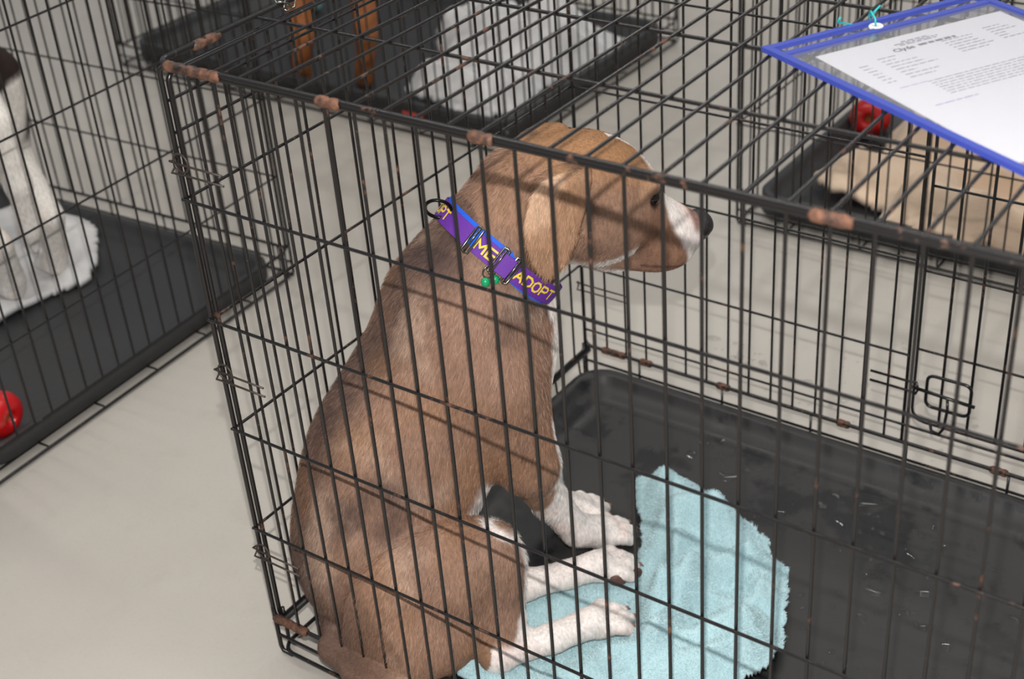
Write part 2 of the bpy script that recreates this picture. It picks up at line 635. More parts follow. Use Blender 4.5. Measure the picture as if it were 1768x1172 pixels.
# the end panel's thick lower bar with its two drop loops
eb = MB().tube([(0.006, 0.0, ZF - 0.008), (0.006, CD, ZF - 0.008)], 0.005, 8)
eb.build('end_bar', M['black_bar'], main)
for y in (0.665, 0.735, 0.1, 0.4):
    MB().tube([(0.004, y, ZF - 0.01), (0.004, y + 0.004, 0.02), (0.008, y + 0.016, 0.008), (0.02, y + 0.022, 0.006)], 0.0019, 6).build('drop_loop', W, main)
# bare twisted wire at the top-left edge
tw = MB().tube([(-0.004 + 0.012 * math.cos(k * 0.9), 0.185 + 0.010 * math.sin(k * 0.9) + k * 0.0012, zt + 0.007 * math.sin(k * 1.3)) for k in range(20)], 0.0012, 6)
tw.build('twist_wire', M['nickel'], main)

tray('crate_tray', 'wet black plastic tray under the brown and white dog', 1.165, 0.712, (0.026, 0.028, TRAY), h=0.03)

# -- the crates around it
left, _ = make_crate('wire_dog_crate', 'black wire crate at the left edge holding a white dog', (-1.855, -0.047, 0), math.radians(3.0))
tray('crate_tray', 'dark grey tray under the white dog in the left crate', 1.165, 0.712, (-1.855 + 0.0245, -0.047 + 0.0293, TRAY), math.radians(3.0), 0.03, M['tray_far'])
c3, _ = make_crate('wire_dog_crate', 'black wire crate at the back with tan dog legs and white blanket', (-1.90, 1.42, 0), 0.0, L=1.275)
tray('crate_tray', 'dark tray with a red label under the tan dog', 1.232, 0.712, (-1.878, 1.447, TRAY), 0, 0.045, M['tray_far'])
c4, _ = make_crate('wire_dog_crate', 'black wire crate at the back right with a tan blanket', (-0.03, 1.37, 0), 0.0)
tray('crate_tray', 'dark tray under the tan blanket in the back right crate', 1.165, 0.712, (-0.009, 1.397, TRAY), 0, 0.04, M['tray_far'])
MB().box((-0.945, 1.4450, 0.022), (-0.885, 1.4500, 0.040)).build('tray_label', M['label_red'], bpy.data.objects['crate_tray.002'], smooth=False).location = (1.878, -1.447, -TRAY)


# ------------------------------------------------------------------ bodies grown from smooth-blended volumes
def unit(v):
    v = np.asarray(v, float)
    return v / np.linalg.norm(v)


class Body:
    def __init__(s, lo, hi, h):
        s.h = h
        s.lo = np.array(lo, float)
        n = np.ceil((np.array(hi) - s.lo) / h).astype(int) + 1
        s.ax = [s.lo[i] + h * np.arange(n[i]) for i in range(3)]
        s.D = np.full(n, 0.15, np.float32)
        s.log = []

    def _region(s, a, b):
        sl = []
        for i in range(3):
            i0 = int(np.clip(np.floor((a[i] - s.lo[i]) / s.h), 0, len(s.ax[i]) - 1))
            i1 = int(np.clip(np.ceil((b[i] - s.lo[i]) / s.h) + 1, i0 + 1, len(s.ax[i])))
            sl.append(slice(i0, i1))
        X, Y, Z = np.meshgrid(s.ax[0][sl[0]], s.ax[1][sl[1]], s.ax[2][sl[2]], indexing='ij')
        return tuple(sl), X, Y, Z

    def put(s, lo, hi, fn, k, sub=False):
        m = 0.05
        sl, X, Y, Z = s._region(np.array(lo) - m, np.array(hi) + m)
        d = fn(X, Y, Z)
        D = s.D[sl]
        if sub:
            d = -d
            h = np.clip(0.5 - 0.5 * (D - d) / max(k, 1e-6), 0, 1)
            s.D[sl] = D + (d - D) * h + k * h * (1 - h)
        else:
            h = np.clip(0.5 + 0.5 * (D - d) / max(k, 1e-6), 0, 1)
            s.D[sl] = D + (d - D) * h - k * h * (1 - h)

    def cone(s, a, b, ra, rb, k=0.02, sub=False, flat=1.0):
        a, b = np.array(a, float), np.array(b, float)
        ba = b - a
        L2 = float(ba @ ba)

        def fn(X, Y, Z):
            px, py, pz = X - a[0], Y - a[1], Z - a[2]
            t = np.clip((px * ba[0] + py * ba[1] + pz * ba[2]) / L2, 0, 1)
            return np.sqrt((px - t * ba[0]) ** 2 + ((py - t * ba[1]) / flat) ** 2 + (pz - t * ba[2]) ** 2) - (ra + (rb - ra) * t)
        r = max(ra, rb)
        s.put(np.minimum(a, b) - r, np.maximum(a, b) + r, fn, k, sub)

    def chain(s, pts, k=0.02):
        for (a, ra), (b, rb) in zip(pts, pts[1:]):
            s.cone(a, b, ra, rb, k)

    def ell(s, c, semi, fwd=(1, 0, 0), k=0.03, sub=False, side=None):
        """ellipsoid: semi = (along fwd, sideways, across)"""
        c = np.array(c, float)
        e0 = unit(fwd)
        e1 = np.array([0, 1.0, 0]) if side is None else np.array(side, float)
        e1 = unit(e1 - e0 * (e1 @ e0))
        e2 = np.cross(e0, e1)
        A, B_, C_ = semi

        def fn(X, Y, Z):
            px, py, pz = X - c[0], Y - c[1], Z - c[2]
            u = px * e0[0] + py * e0[1] + pz * e0[2]
            v = px * e1[0] + py * e1[1] + pz * e1[2]
            w = px * e2[0] + py * e2[1] + pz * e2[2]
            k0 = np.sqrt((u / A) ** 2 + (v / B_) ** 2 + (w / C_) ** 2)
            k1 = np.sqrt((u / A ** 2) ** 2 + (v / B_ ** 2) ** 2 + (w / C_ ** 2) ** 2) + 1e-9
            return k0 * (k0 - 1) / k1
        r = max(semi)
        s.put(c - r, c + r, fn, k, sub)

    def flap(s, poly, pos, e_u, e_v, th, k=0.008, curl=0.0):
        """a thin leaf: polygon in the (e_u, e_v) plane through pos, thickness th"""
        e_u, e_v = unit(e_u), unit(e_v)
        e_n = np.cross(e_u, e_v)
        P = np.array(poly, float)
        pos = np.array(pos, float)
        W3 = pos + P[:, :1] * e_u + P[:, 1:] * e_v

        def fn(X, Y, Z):
            px, py, pz = X - pos[0], Y - pos[1], Z - pos[2]
            u = px * e_u[0] + py * e_u[1] + pz * e_u[2]
            v = px * e_v[0] + py * e_v[1] + pz * e_v[2]
            n = px * e_n[0] + py * e_n[1] + pz * e_n[2]
            n = n - curl * u * u
            d = np.full(X.shape, 1e9)
            sg = np.ones(X.shape)
            m = len(P)
            j = m - 1
            for i in range(m):
                e = P[j] - P[i]
                wu, wv = u - P[i][0], v - P[i][1]
                t = np.clip((wu * e[0] + wv * e[1]) / (e @ e), 0, 1)
                bu, bv = wu - e[0] * t, wv - e[1] * t
                d = np.minimum(d, bu * bu + bv * bv)
                c1, c2, c3 = v >= P[i][1], v < P[j][1], e[0] * wv > e[1] * wu
                flip = (c1 & c2 & c3) | (~c1 & ~c2 & ~c3)
                sg = np.where(flip, -sg, sg)
                j = i
            d2 = np.sqrt(d) * sg
            r = th * 0.8
            q = np.maximum(d2 + r, 0) ** 2 + np.maximum(np.abs(n) - th + r, 0) ** 2
            return np.sqrt(q) + np.minimum(np.maximum(d2 + r, np.abs(n) - th + r), 0) - r
        s.put(W3.min(0) - th, W3.max(0) + th, fn, k)

    def floor(s, z):
        Z = s.ax[2][None, None, :]
        s.D = np.maximum(s.D, (z - Z).astype(np.float32))

    def sample(s, p):
        q = (np.asarray(p, float) - s.lo) / s.h
        q = np.clip(q, 0, np.array(s.D.shape) - 1.001)
        i = q.astype(int)
        f = q - i
        out = 0.0
        for dx in (0, 1):
            for dy in (0, 1):
                for dz in (0, 1):
                    wgt = (f[..., 0] if dx else 1 - f[..., 0]) * (f[..., 1] if dy else 1 - f[..., 1]) * (f[..., 2] if dz else 1 - f[..., 2])
                    out = out + wgt * s.D[i[..., 0] + dx, i[..., 1] + dy, i[..., 2] + dz]
        return out

    def surface(s, relax=2):
        D, h, lo = s.D, s.h, s.lo
        ins = D < 0
        cnt = np.zeros(tuple(np.array(D.shape) - 1), np.int8)
        for dx in (0, 1):
            for dy in (0, 1):
                for dz in (0, 1):
                    cnt += ins[dx:D.shape[0] - 1 + dx, dy:D.shape[1] - 1 + dy, dz:D.shape[2] - 1 + dz]
        I, J, K = np.nonzero((cnt > 0) & (cnt < 8))
        idx = np.full(cnt.shape, -1, np.int64)
        idx[I, J, K] = np.arange(len(I))
        acc = np.zeros((len(I), 3))
        num = np.zeros(len(I))
        cor = [(a, b, c) for a in (0, 1) for b in (0, 1) for c in (0, 1)]
        for a in cor:
            for axis in range(3):
                if a[axis]:
                    continue
                b = list(a)
                b[axis] = 1
                v0 = D[I + a[0], J + a[1], K + a[2]]
                v1 = D[I + b[0], J + b[1], K + b[2]]
                m = (v0 < 0) != (v1 < 0)
                t = np.where(m, v0 / np.where(m, v0 - v1, 1), 0)
                p = np.tile(np.array(a, float), (len(I), 1))
                p[:, axis] += t
                acc += p * m[:, None]
                num += m
        V = lo + h * (np.c_[I, J, K] + acc / num[:, None])
        F = []
        for axis in range(3):
            o1, o2 = (axis + 1) % 3, (axis + 2) % 3
            sa = [slice(None)] * 3
            sb = [slice(None)] * 3
            sa[axis] = slice(0, -1)
            sb[axis] = slice(1, None)
            a, b = ins[tuple(sa)], ins[tuple(sb)]
            g = np.array(np.nonzero(a != b)).T
            ok = (g[:, o1] > 0) & (g[:, o2] > 0) & (g[:, o1] < D.shape[o1] - 1) & (g[:, o2] < D.shape[o2] - 1)
            g = g[ok]
            fl_ = a[g[:, 0], g[:, 1], g[:, 2]]

            def cell(d1, d2):
                q = g.copy()
                q[:, o1] += d1
                q[:, o2] += d2
                return idx[q[:, 0], q[:, 1], q[:, 2]]
            quad = np.c_[cell(-1, -1), cell(0, -1), cell(0, 0), cell(-1, 0)]
            quad = np.where(fl_[:, None], quad, quad[:, ::-1])
            F.append(quad)
        F = np.concatenate(F)
        F = F[(F >= 0).all(1)]
        for _ in range(relax):
            acc = np.zeros_like(V)
            num = np.zeros(len(V))
            for a, b in ((0, 1), (1, 2), (2, 3), (3, 0)):
                np.add.at(acc, F[:, a], V[F[:, b]])
                np.add.at(num, F[:, a], 1)
                np.add.at(acc, F[:, b], V[F[:, a]])
                np.add.at(num, F[:, b], 1)
            V = V * 0.5 + 0.5 * acc / np.maximum(num, 1)[:, None]
        return V, F


def np_mesh(name, V, F, col=None, attr='coat'):
    me = bpy.data.meshes.new(name)
    n = F.shape[1]
    me.vertices.add(len(V))
    me.vertices.foreach_set('co', V.astype(np.float32).ravel())
    me.loops.add(F.size)
    me.loops.foreach_set('vertex_index', F.astype(np.int32).ravel())
    me.polygons.add(len(F))
    me.polygons.foreach_set('loop_start', np.arange(0, F.size, n, dtype=np.int32))
    me.polygons.foreach_set('loop_total', np.full(len(F), n, np.int32))
    me.update(calc_edges=True)
    me.validate()
    if col is not None:
        a = me.color_attributes.new(attr, 'FLOAT_COLOR', 'POINT')
        a.data.foreach_set('color', np.c_[col, np.ones(len(col))].astype(np.float32).ravel())
    return me


def vert_normals(V, F):
    n = np.cross(V[F[:, 2]] - V[F[:, 0]], V[F[:, 3]] - V[F[:, 1]]) if F.shape[1] == 4 else np.cross(V[F[:, 1]] - V[F[:, 0]], V[F[:, 2]] - V[F[:, 0]])
    N = np.zeros_like(V)
    for k in range(F.shape[1]):
        np.add.at(N, F[:, k], n)
    return N / (np.linalg.norm(N, axis=1)[:, None] + 1e-12)


def sm(x, a, b):
    t = np.clip((x - a) / (b - a), 0, 1)
    return t * t * (3 - 2 * t)


def vnoise(P, scale, seed=0, octaves=3):
    """smooth value noise on points, -1..1"""
    out = np.zeros(len(P))
    amp, tot = 1.0, 0.0
    r = np.random.default_rng(seed)
    for o in range(octaves):
        G = r.random((17, 17, 17))
        q = P * scale * (2 ** o) + 31.7 * (o + 1)
        i = np.floor(q).astype(int)
        f = q - i
        f = f * f * (3 - 2 * f)
        v = 0
        for dx in (0, 1):
            for dy in (0, 1):
                for dz in (0, 1):
                    w_ = (f[:, 0] if dx else 1 - f[:, 0]) * (f[:, 1] if dy else 1 - f[:, 1]) * (f[:, 2] if dz else 1 - f[:, 2])
                    v = v + w_ * G[(i[:, 0] + dx) % 17, (i[:, 1] + dy) % 17, (i[:, 2] + dz) % 17]
        out += amp * (v * 2 - 1)
        tot += amp
        amp *= 0.5
    return out / tot


def strands(name, V, F, col, n, length, width, flow, parent, mat, lift=0.35, keep=None, seed=3, vary=0.30):
    """short hairs as thin tapering blades rooted on a surface"""
    r = np.random.default_rng(seed)
    N = vert_normals(V, F)
    a, b, c_, d = (V[F[:, k]] for k in range(4))
    area = 0.5 * np.linalg.norm(np.cross(c_ - a, d - b), axis=1)
    if keep is not None:
        area = area * keep[F].mean(1)
    fi = r.choice(len(F), n, p=area / area.sum())
    u, v = r.random((2, n))
    w4 = np.c_[(1 - u) * (1 - v), u * (1 - v), u * v, (1 - u) * v]
    P = (V[F[fi]] * w4[:, :, None]).sum(1)
    Nn = (N[F[fi]] * w4[:, :, None]).sum(1)
    Nn /= np.linalg.norm(Nn, axis=1)[:, None] + 1e-9
    Cc = (col[F[fi]] * w4[:, :, None]).sum(1)
    T = flow(P, Nn)
    T = T + r.normal(0, 0.22, T.shape)
    T -= Nn * (T * Nn).sum(1)[:, None]
    T /= np.linalg.norm(T, axis=1)[:, None] + 1e-9
    B = np.cross(Nn, T)
    ang = r.normal(0, 0.6, n)[:, None]
    side = B * np.cos(ang) + Nn * np.sin(ang)
    L = (length(P) if callable(length) else length) * (0.6 + 0.8 * r.random(n))[:, None] if not callable(length) else (length(P) * (0.6 + 0.8 * r.random(n)))[:, None]
    p1 = P + T * L * 0.55 + Nn * L * lift * 0.75
    p2 = P + T * L + Nn * L * lift
    P0 = P - Nn * 0.0006
    Vv = np.stack([P0 - side * width, P0 + side * width, p1 + side * width * 0.7, p1 - side * width * 0.7, p2], 1).reshape(-1, 3)
    base = np.arange(n)[:, None] * 5
    Ff = np.concatenate([base + np.array([0, 1, 2]), base + np.array([0, 2, 3]), base + np.array([3, 2, 4])])
    cc = np.clip(Cc * (1 + r.normal(0, vary, n))[:, None], 0.01, 0.95)
    o = link(name, np_mesh(name, Vv, Ff, np.repeat(cc, 5, 0)), mat, parent, smooth=False)
    o['kind'] = 'stuff'
    return o


lin = lambda *c: np.array(srgb(*c)[:3])

# ------------------------------------------------------------------ the brown and white dog
DOG_O = Vector((0.071, 0.099, TRAY))
DOG_R = math.radians(58)
dog = Body((-0.15, -0.235, -0.012), (0.56, 0.17, 0.69), 0.0032)
trunk = unit((0.42, 0, 0.9))
dog.ell((0.018, -0.012, 0.125), (0.115, 0.104, 0.100), (0.25, 0, 1), 0.03)            # rump
dog.ell((0.074, -0.006, 0.244), (0.182, 0.099, 0.127), trunk, 0.05)                    # belly and loin
dog.ell((0.176, 0.0, 0.390), (0.165, 0.096, 0.118), trunk, 0.05)                       # rib cage
dog.ell((0.218, 0.0, 0.345), (0.120, 0.068, 0.060), (0.1, 0, 1), 0.04)                 # breast
dog.cone((0.176, 0, 0.448), (0.276, 0, 0.564), 0.082, 0.068, 0.035)                     # neck
for sd in (-1, 1):
    dog.ell((0.175, 0.066 * sd, 0.405), (0.105, 0.038, 0.062), (0.25, 0, 1), 0.03)     # shoulder blade
# head
hf = unit((0.80, 0, -0.60))
dog.ell((0.345, 0, 0.562), (0.078, 0.069, 0.072), (1, 0, -0.25), 0.03)                 # skull
dog.ell((0.385, 0, 0.545), (0.070, 0.058, 0.060), hf, 0.025)                           # forehead
dog.ell((0.362, 0, 0.514), (0.070, 0.064, 0.056), (1, 0, -0.3), 0.025)                 # cheeks
dog.cone((0.408, 0, 0.510), (0.490, 0, 0.467), 0.045, 0.026, 0.022)                    # muzzle
dog.ell((0.458, 0, 0.461), (0.050, 0.040, 0.031), (1, 0, -0.45), 0.015)                # flews
for sd in (-1, 1):
    dog.ell((0.444, 0.026 * sd, 0.455), (0.044, 0.016, 0.026), (1, 0, -0.3), 0.012)
    dog.ell((0.418, 0.036 * sd, 0.566), (0.026, 0.018, 0.014), (0.7, 0.25 * sd, -0.6), 0.014)   # brow
    dog.ell((0.428, 0.043 * sd, 0.546), (0.012, 0.010, 0.009), (0.8, 0, -0.5), 0.006, sub=True)  # eye socket
dog.ell((0.408, 0, 0.452), (0.066, 0.030, 0.020), (1, 0, -0.2), 0.015)                 # lower jaw
dog.ell((0.495, 0, 0.457), (0.019, 0.0215, 0.021), (1, 0, -0.5), 0.010)                 # muzzle end
# neck outline for the collar, taken before the ears hang over it
COL_C = np.array([0.229, 0.0, 0.511])
COL_A = unit((0.72, 0, 0.69))
COL_E1 = unit((-0.69, 0, 0.72))
COL_E2 = np.array([0, -1.0, 0])
COL_PHI = np.linspace(0, 2 * math.pi, 97)[:-1]
COL_R = []
for ph in COL_PHI:
    rr = np.linspace(0.035, 0.13, 160)
    best = 0
    for wv in (-0.012, 0.0, 0.012):
        q = COL_C + wv * COL_A + rr[:, None] * (math.cos(ph) * COL_E1 + math.sin(ph) * COL_E2)
        dd = dog.sample(q)
        hit = np.nonzero(dd > 0)[0]
        best = max(best, rr[hit[0]] if len(hit) else 0.085)
    COL_R.append(min(best, 0.092))
COL_R = np.array(COL_R)
for _ in range(6):
    COL_R = (np.roll(COL_R, 1) + 2 * COL_R + np.roll(COL_R, -1)) / 4

# ears: hanging leaves folded at the base
ear = [(0.006, 0.004), (-0.020, 0.012), (-0.052, 0.010), (-0.072, -0.006), (-0.084, -0.045), (-0.078, -0.090), (-0.060, -0.112), (-0.036, -0.098), (-0.016, -0.060), (0.000, -0.020)]
dog.flap(ear, (0.318, -0.087, 0.613), (1, -0.10, 0), (0.02, 0.13, 1), 0.0065, 0.002)
dog.flap(ear, (0.350, 0.080, 0.596), (1, 0.10, 0), (-0.10, -0.13, 1), 0.0060, 0.004)
dog.ell((0.296, -0.070, 0.617), (0.036, 0.022, 0.013), (1, 0, 0.1), 0.010)
dog.ell((0.325, 0.058, 0.612), (0.036, 0.022, 0.013), (1, 0, 0.1), 0.012)
# front legs
def front_leg(sd, paw, toe):
    sh = (0.190, 0.070 * sd, 0.370)
    el = (0.226, 0.066 * sd, 0.225)
    mid = (0.262 + 0.2 * (paw[0] - 0.345), 0.5 * (0.062 * sd + paw[1]), 0.130)
    wr = (paw[0] - 0.045, 0.25 * 0.05 * sd + 0.75 * paw[1], 0.050)
    dog.chain([(sh, 0.058), (el, 0.040)], 0.03)
    dog.chain([(el, 0.037), (mid, 0.0235), (wr, 0.0220)], 0.012)
    dog.cone(wr, (paw[0], paw[1], 0.022), 0.0225, 0.025, 0.012)
    toes(paw, toe, 0.0115)


def toes(paw, d, r, z=0.0):
    d = unit((d[0], d[1], 0))
    p_ = np.array([-d[1], d[0], 0])
    c0 = np.array([paw[0], paw[1], 0])
    for k, (lat_, ln) in enumerate(((-0.0235, 0.022), (-0.0082, 0.034), (0.0082, 0.034), (0.0235, 0.022))):
        a = c0 + p_ * lat_ * 0.75 + d * 0.004 + np.array([0, 0, 0.024 + z])
        m = c0 + p_ * lat_ + d * ln * 0.75 + np.array([0, 0, 0.0205 + z])
        b = c0 + p_ * lat_ * 1.05 + d * (ln + 0.005) + np.array([0, 0, 0.0115 + z])
        dog.cone(a, m, r * 0.92, r * 0.96, 0.003)
        dog.cone(m, b, r * 0.96, r * 0.80, 0.002)
        claws.append((b + d * 0.007 + np.array([0, 0, 0.001]), d))
    dog.ell(c0 + np.array([0, 0, 0.016 + z]), (0.024, 0.024, 0.015), d, 0.006, side=p_)


claws = []
front_leg(-1, (0.352, -0.014, 0), (1, 0.12))
front_leg(1, (0.342, 0.048, 0), (1, 0.15))
# hind legs folded beside the belly; both feet reach forward on the towel
Q = 0.010
dog.ell((0.066, -0.114, 0.104), (0.124, 0.056, 0.108), (1, 0, 0.28), 0.007)
dog.ell((0.028, -0.128, 0.060), (0.098, 0.062, 0.068), (1, -0.1, 0.1), 0.02)             # near thigh
dog.cone((0.09, -0.122, 0.138), (0.139, -0.134, 0.162), 0.060, 0.041, 0.012)            # near knee
dog.chain([((0.145, -0.138, 0.142), 0.038), ((0.138, -0.160, 0.060), 0.028), ((0.120, -0.178, 0.030), 0.024)], 0.012)
dog.chain([((0.120, -0.180, 0.026 + Q), 0.022), ((0.195, -0.186, 0.024 + Q), 0.0185), ((0.252, -0.184, 0.026 + Q), 0.0215)], 0.010)
toes((0.264, -0.183, 0), (1, 0.12), 0.0112, Q)
dog.ell((0.060, 0.085, 0.095), (0.115, 0.052, 0.100), (1, 0, 0.25), 0.025)             # far thigh
dog.cone((0.08, 0.085, 0.100), (0.130, 0.075, 0.100), 0.055, 0.036, 0.03)
dog.chain([((0.135, 0.065, 0.085), 0.034), ((0.175, -0.02, 0.045), 0.027), ((0.200, -0.078, 0.026 + Q), 0.021)], 0.012)
dog.chain([((0.200, -0.078, 0.026 + Q), 0.021), ((0.262, -0.084, 0.024 + Q), 0.0185), ((0.308, -0.088, 0.026 + Q), 0.0215)], 0.010)
toes((0.318, -0.089, 0), (1, -0.04), 0.0112, Q)
# tail curled out low at the back, past the tray's edge
dog.chain([((-0.045, -0.03, 0.050), 0.024), ((-0.068, -0.075, 0.036), 0.017), ((-0.055, -0.130, 0.034), 0.014), ((-0.015, -0.180, 0.032), 0.012), ((0.03, -0.205, 0.026), 0.008)], 0.012)
dog.floor(0.001)
# the flank rests flat against the near panel's wires
_x, _y, _z = np.meshgrid(*dog.ax, indexing='ij')
_pl = -(DOG_O.y + 0.848 * _x + 0.530 * _y) + 0.0005
dog.D = np.where(_z > 0.052, np.maximum(dog.D, _pl), dog.D).astype(np.float32)
V, F = dog.surface(1)
N = vert_normals(V, F)
T_, L_, Z_ = V[:, 0], V[:, 1], V[:, 2]
n1 = vnoise(V, 22, 1, 3)
n2 = vnoise(V, 60, 2, 3)
n3 = vnoise(V, 9, 3, 2)
wob = 0.008 * n2 + 0.004 * n1
BROWN, DARK, TAN = lin(143, 112, 94), lin(74, 58, 54), lin(158, 116, 78)
WHITE, PINK = lin(236, 226, 220), lin(226, 176, 164)
col = BROWN[None] * np.ones((len(V), 1))
mixc = lambda col, c, w: col * (1 - w[:, None]) + c[None] * w[:, None]
spine = sm(-(N[:, 0] * 0.9 - N[:, 2] * 0.42), 0.35, 0.95) * sm(0.075 - np.abs(L_ + 0.01), 0, 0.06) * (T_ < 0.2)
col = mixc(col, DARK, np.clip(spine * (0.75 + 0.5 * n1), 0, 1))
col = mixc(col, DARK, np.clip(sm(n3 + 0.6 * n1, 0.02, 0.5) * 0.7 * (Z_ < 0.54), 0, 1))
col = mixc(col, lin(188, 162, 142), np.clip(sm(vnoise(V, 13, 77, 3) + 0.3 * n2, 0.12, 0.6) * 0.45 * (Z_ < 0.56), 0, 1))
col = mixc(col, TAN, np.clip(sm(-n3 + 0.4 * n1, 0.05, 0.7) * 0.35, 0, 1))
head = sm(T_ + 0.6 * Z_, 0.63, 0.67)
col = mixc(col, TAN, np.clip(head * sm(Z_ - 0.35 * (0.40 - T_), 0.56, 0.61) * 0.85, 0, 1))
col = mixc(col, lin(134, 98, 78), np.clip(head * sm(T_, 0.385, 0.43) * sm(0.56 - Z_, 0, 0.03) * 0.75, 0, 1))
col = mixc(col, DARK, np.clip(head * sm(0.015 - np.abs((T_ - 0.325) + 0.35 * (Z_ - 0.58)), 0, 0.014) * sm(Z_, 0.53, 0.57) * (np.abs(L_) > 0.045) * 0.6, 0, 1))
earm = (L_ < -0.083 - 0.10 * (0.61 - Z_)) * (Z_ > 0.49) * (Z_ < 0.63) * (T_ < 0.33) * (T_ > 0.22) * 1.0
col = mixc(col, lin(158, 122, 94), earm * 0.8)
col = mixc(col, lin(212, 178, 150), earm * sm(0.275 - T_ - 0.5 * (0.585 - Z_), 0, 0.012) * sm(Z_, 0.555, 0.585) * 0.6)
col = mixc(col, DARK, np.clip(sm(-T_ + 0.2 * n1 * 0.05, 0.0, 0.06) * sm(0.20 - Z_, 0, 0.12) * 0.6, 0, 1))
tailm = sm(0.055 - Z_, 0, 0.02) * sm(0.02 - T_ + 0.0 * L_, 0, 0.04)
col = mixc(col, lin(96, 72, 60), tailm * 0.6)
# white parts
fwdn = N[:, 0]
chest = sm(fwdn + 0.5 * wob / 0.008 * 0.15, 0.22, 0.40) * sm(0.072 + wob - np.abs(L_), 0, 0.012) * (Z_ < 0.47) * (Z_ > 0.10) * (T_ > 0.17)
throat = sm(-N[:, 2] + 0.4 * N[:, 0], 0.45, 0.7) * sm(0.058 + wob - np.abs(L_), 0, 0.01) * (Z_ > 0.40) * (Z_ < 0.50) * (T_ > 0.25) * (T_ < 0.40)
belly = sm(N[:, 0] * 0.75 - N[:, 2] * 0.66, 0.42, 0.62) * (Z_ < 0.30) * (Z_ > 0.06) * (T_ > 0.08) * (T_ < 0.27) * (np.abs(L_) < 0.09)
fleg = (T_ > 0.205) * (Z_ < 0.26) * (sm(0.190 + wob * 1.5 + 2.2 * (T_ - 0.262) - Z_, 0, 0.018)) * (L_ > -0.115)
feet = sm(0.058 + 0.05 * sm(T_, 0.13, 0.17) + wob - Z_, 0, 0.012) * (T_ > 0.092 + 0.3 * Z_) * ((L_ < -0.125) | (T_ > 0.165))
farleg = (T_ > 0.165) * (L_ < 0.02) * (L_ > -0.10) * (Z_ < 0.10) * 1.0
shank = sm(N[:, 0], 0.62, 0.85) * (T_ > 0.125) * (Z_ < 0.175) * (L_ < -0.07)
knee = sm(0.007 + 0.4 * wob - np.abs((Z_ - 0.203) + 0.75 * (T_ - 0.142)), 0, 0.006) * sm(N[:, 2] + N[:, 0], 0.5, 0.9) * (T_ > 0.11) * (T_ < 0.22) * (L_ < -0.06) * (Z_ > 0.10)
muz = head * sm(T_ - 0.35 * (0.47 - Z_) - 0.462 + 0.5 * wob, 0, 0.010)
blaze = head * sm(0.0075 + 0.3 * wob - np.abs(L_) + 0.10 * np.maximum(T_ - 0.43, 0), 0, 0.004) * (T_ > 0.385) * (N[:, 2] > 0.1)
white = np.clip(np.maximum.reduce([chest, throat, belly, fleg, feet, farleg, shank, knee, muz, blaze]), 0, 1)
wc = WHITE[None] * (1 - 0.05 * np.abs(n1))[:, None]
pk = np.clip(sm(n1, 0.05, 0.6) * 0.28 * (Z_ < 0.14) + 0.40 * farleg * (T_ < 0.28) * sm(n3, -0.4, 0.5) + muz * 0.65 * sm(N[:, 2], 0.2, 0.7) * sm(T_, 0.47, 0.5), 0, 0.8)
wc = mixc(wc, PINK, pk)
col = col * (1 - white[:, None]) + wc * white[:, None]
# liver-coloured edge behind the nose, dark eyelids and lip line
col = mixc(col, lin(120, 84, 74), np.clip(sm(0.017 - np.abs(T_ - 0.505), 0, 0.01) * sm(Z_, 0.462, 0.476) * 0.85, 0, 1))
for sd in (-1, 1):
    de = np.sqrt((T_ - 0.428) ** 2 + (L_ - 0.043 * sd) ** 2 + (Z_ - 0.546) ** 2)
    col = mixc(col, lin(38, 28, 26), sm(0.0185 - de, 0, 0.006) * 0.92)
    col = mixc(col, lin(200, 160, 122), head * sm(0.012 - np.abs(de - 0.030), 0, 0.01) * (Z_ > 0.55) * 0.35)
lip = head * sm(0.0032 - np.abs(Z_ - (0.433 + 0.30 * (0.47 - T_))), 0, 0.002) * (T_ > 0.41) * (T_ < 0.505)
col = mixc(col, lin(70, 48, 44), lip * 0.7)
col *= (1 + 0.10 * n2 + 0.06 * vnoise(V, 180, 5, 2))[:, None]
col = np.clip(col, 0.01, 0.9)
dogo = link('dog', np_mesh('dog', V, F, col), M['coat'])
dogo.location = DOG_O
dogo.rotation_euler.z = DOG_R
tag(dogo, 'brown and white dog with a purple collar sitting in profile on the aqua towel', 'dog')


def dogflow(P, Nn):
    h_ = sm(P[:, 0] + 0.6 * P[:, 2], 0.62, 0.70)[:, None]
    body = np.tile(np.array([-0.35, 0, -1.0]), (len(P), 1))
    hd = np.tile(np.array([-1.0, 0, 0.15]), (len(P), 1))
    return body * (1 - h_) + hd * h_


keep = np.clip(sm(Z_, 0.004, 0.012), 0.0, 1) * (1 - 0.6 * muz) * (1 - 0.72 * white * (Z_ < 0.2))
hl = lambda P: np.where((P[:, 0] + 0.6 * P[:, 2] > 0.65) | (P[:, 2] < 0.06), 0.0030, 0.0098)
strands('coat_hair', V, F, col * 1.10, 170000, hl, 0.00020, dogflow, dogo, M['hair'], 0.22, keep)
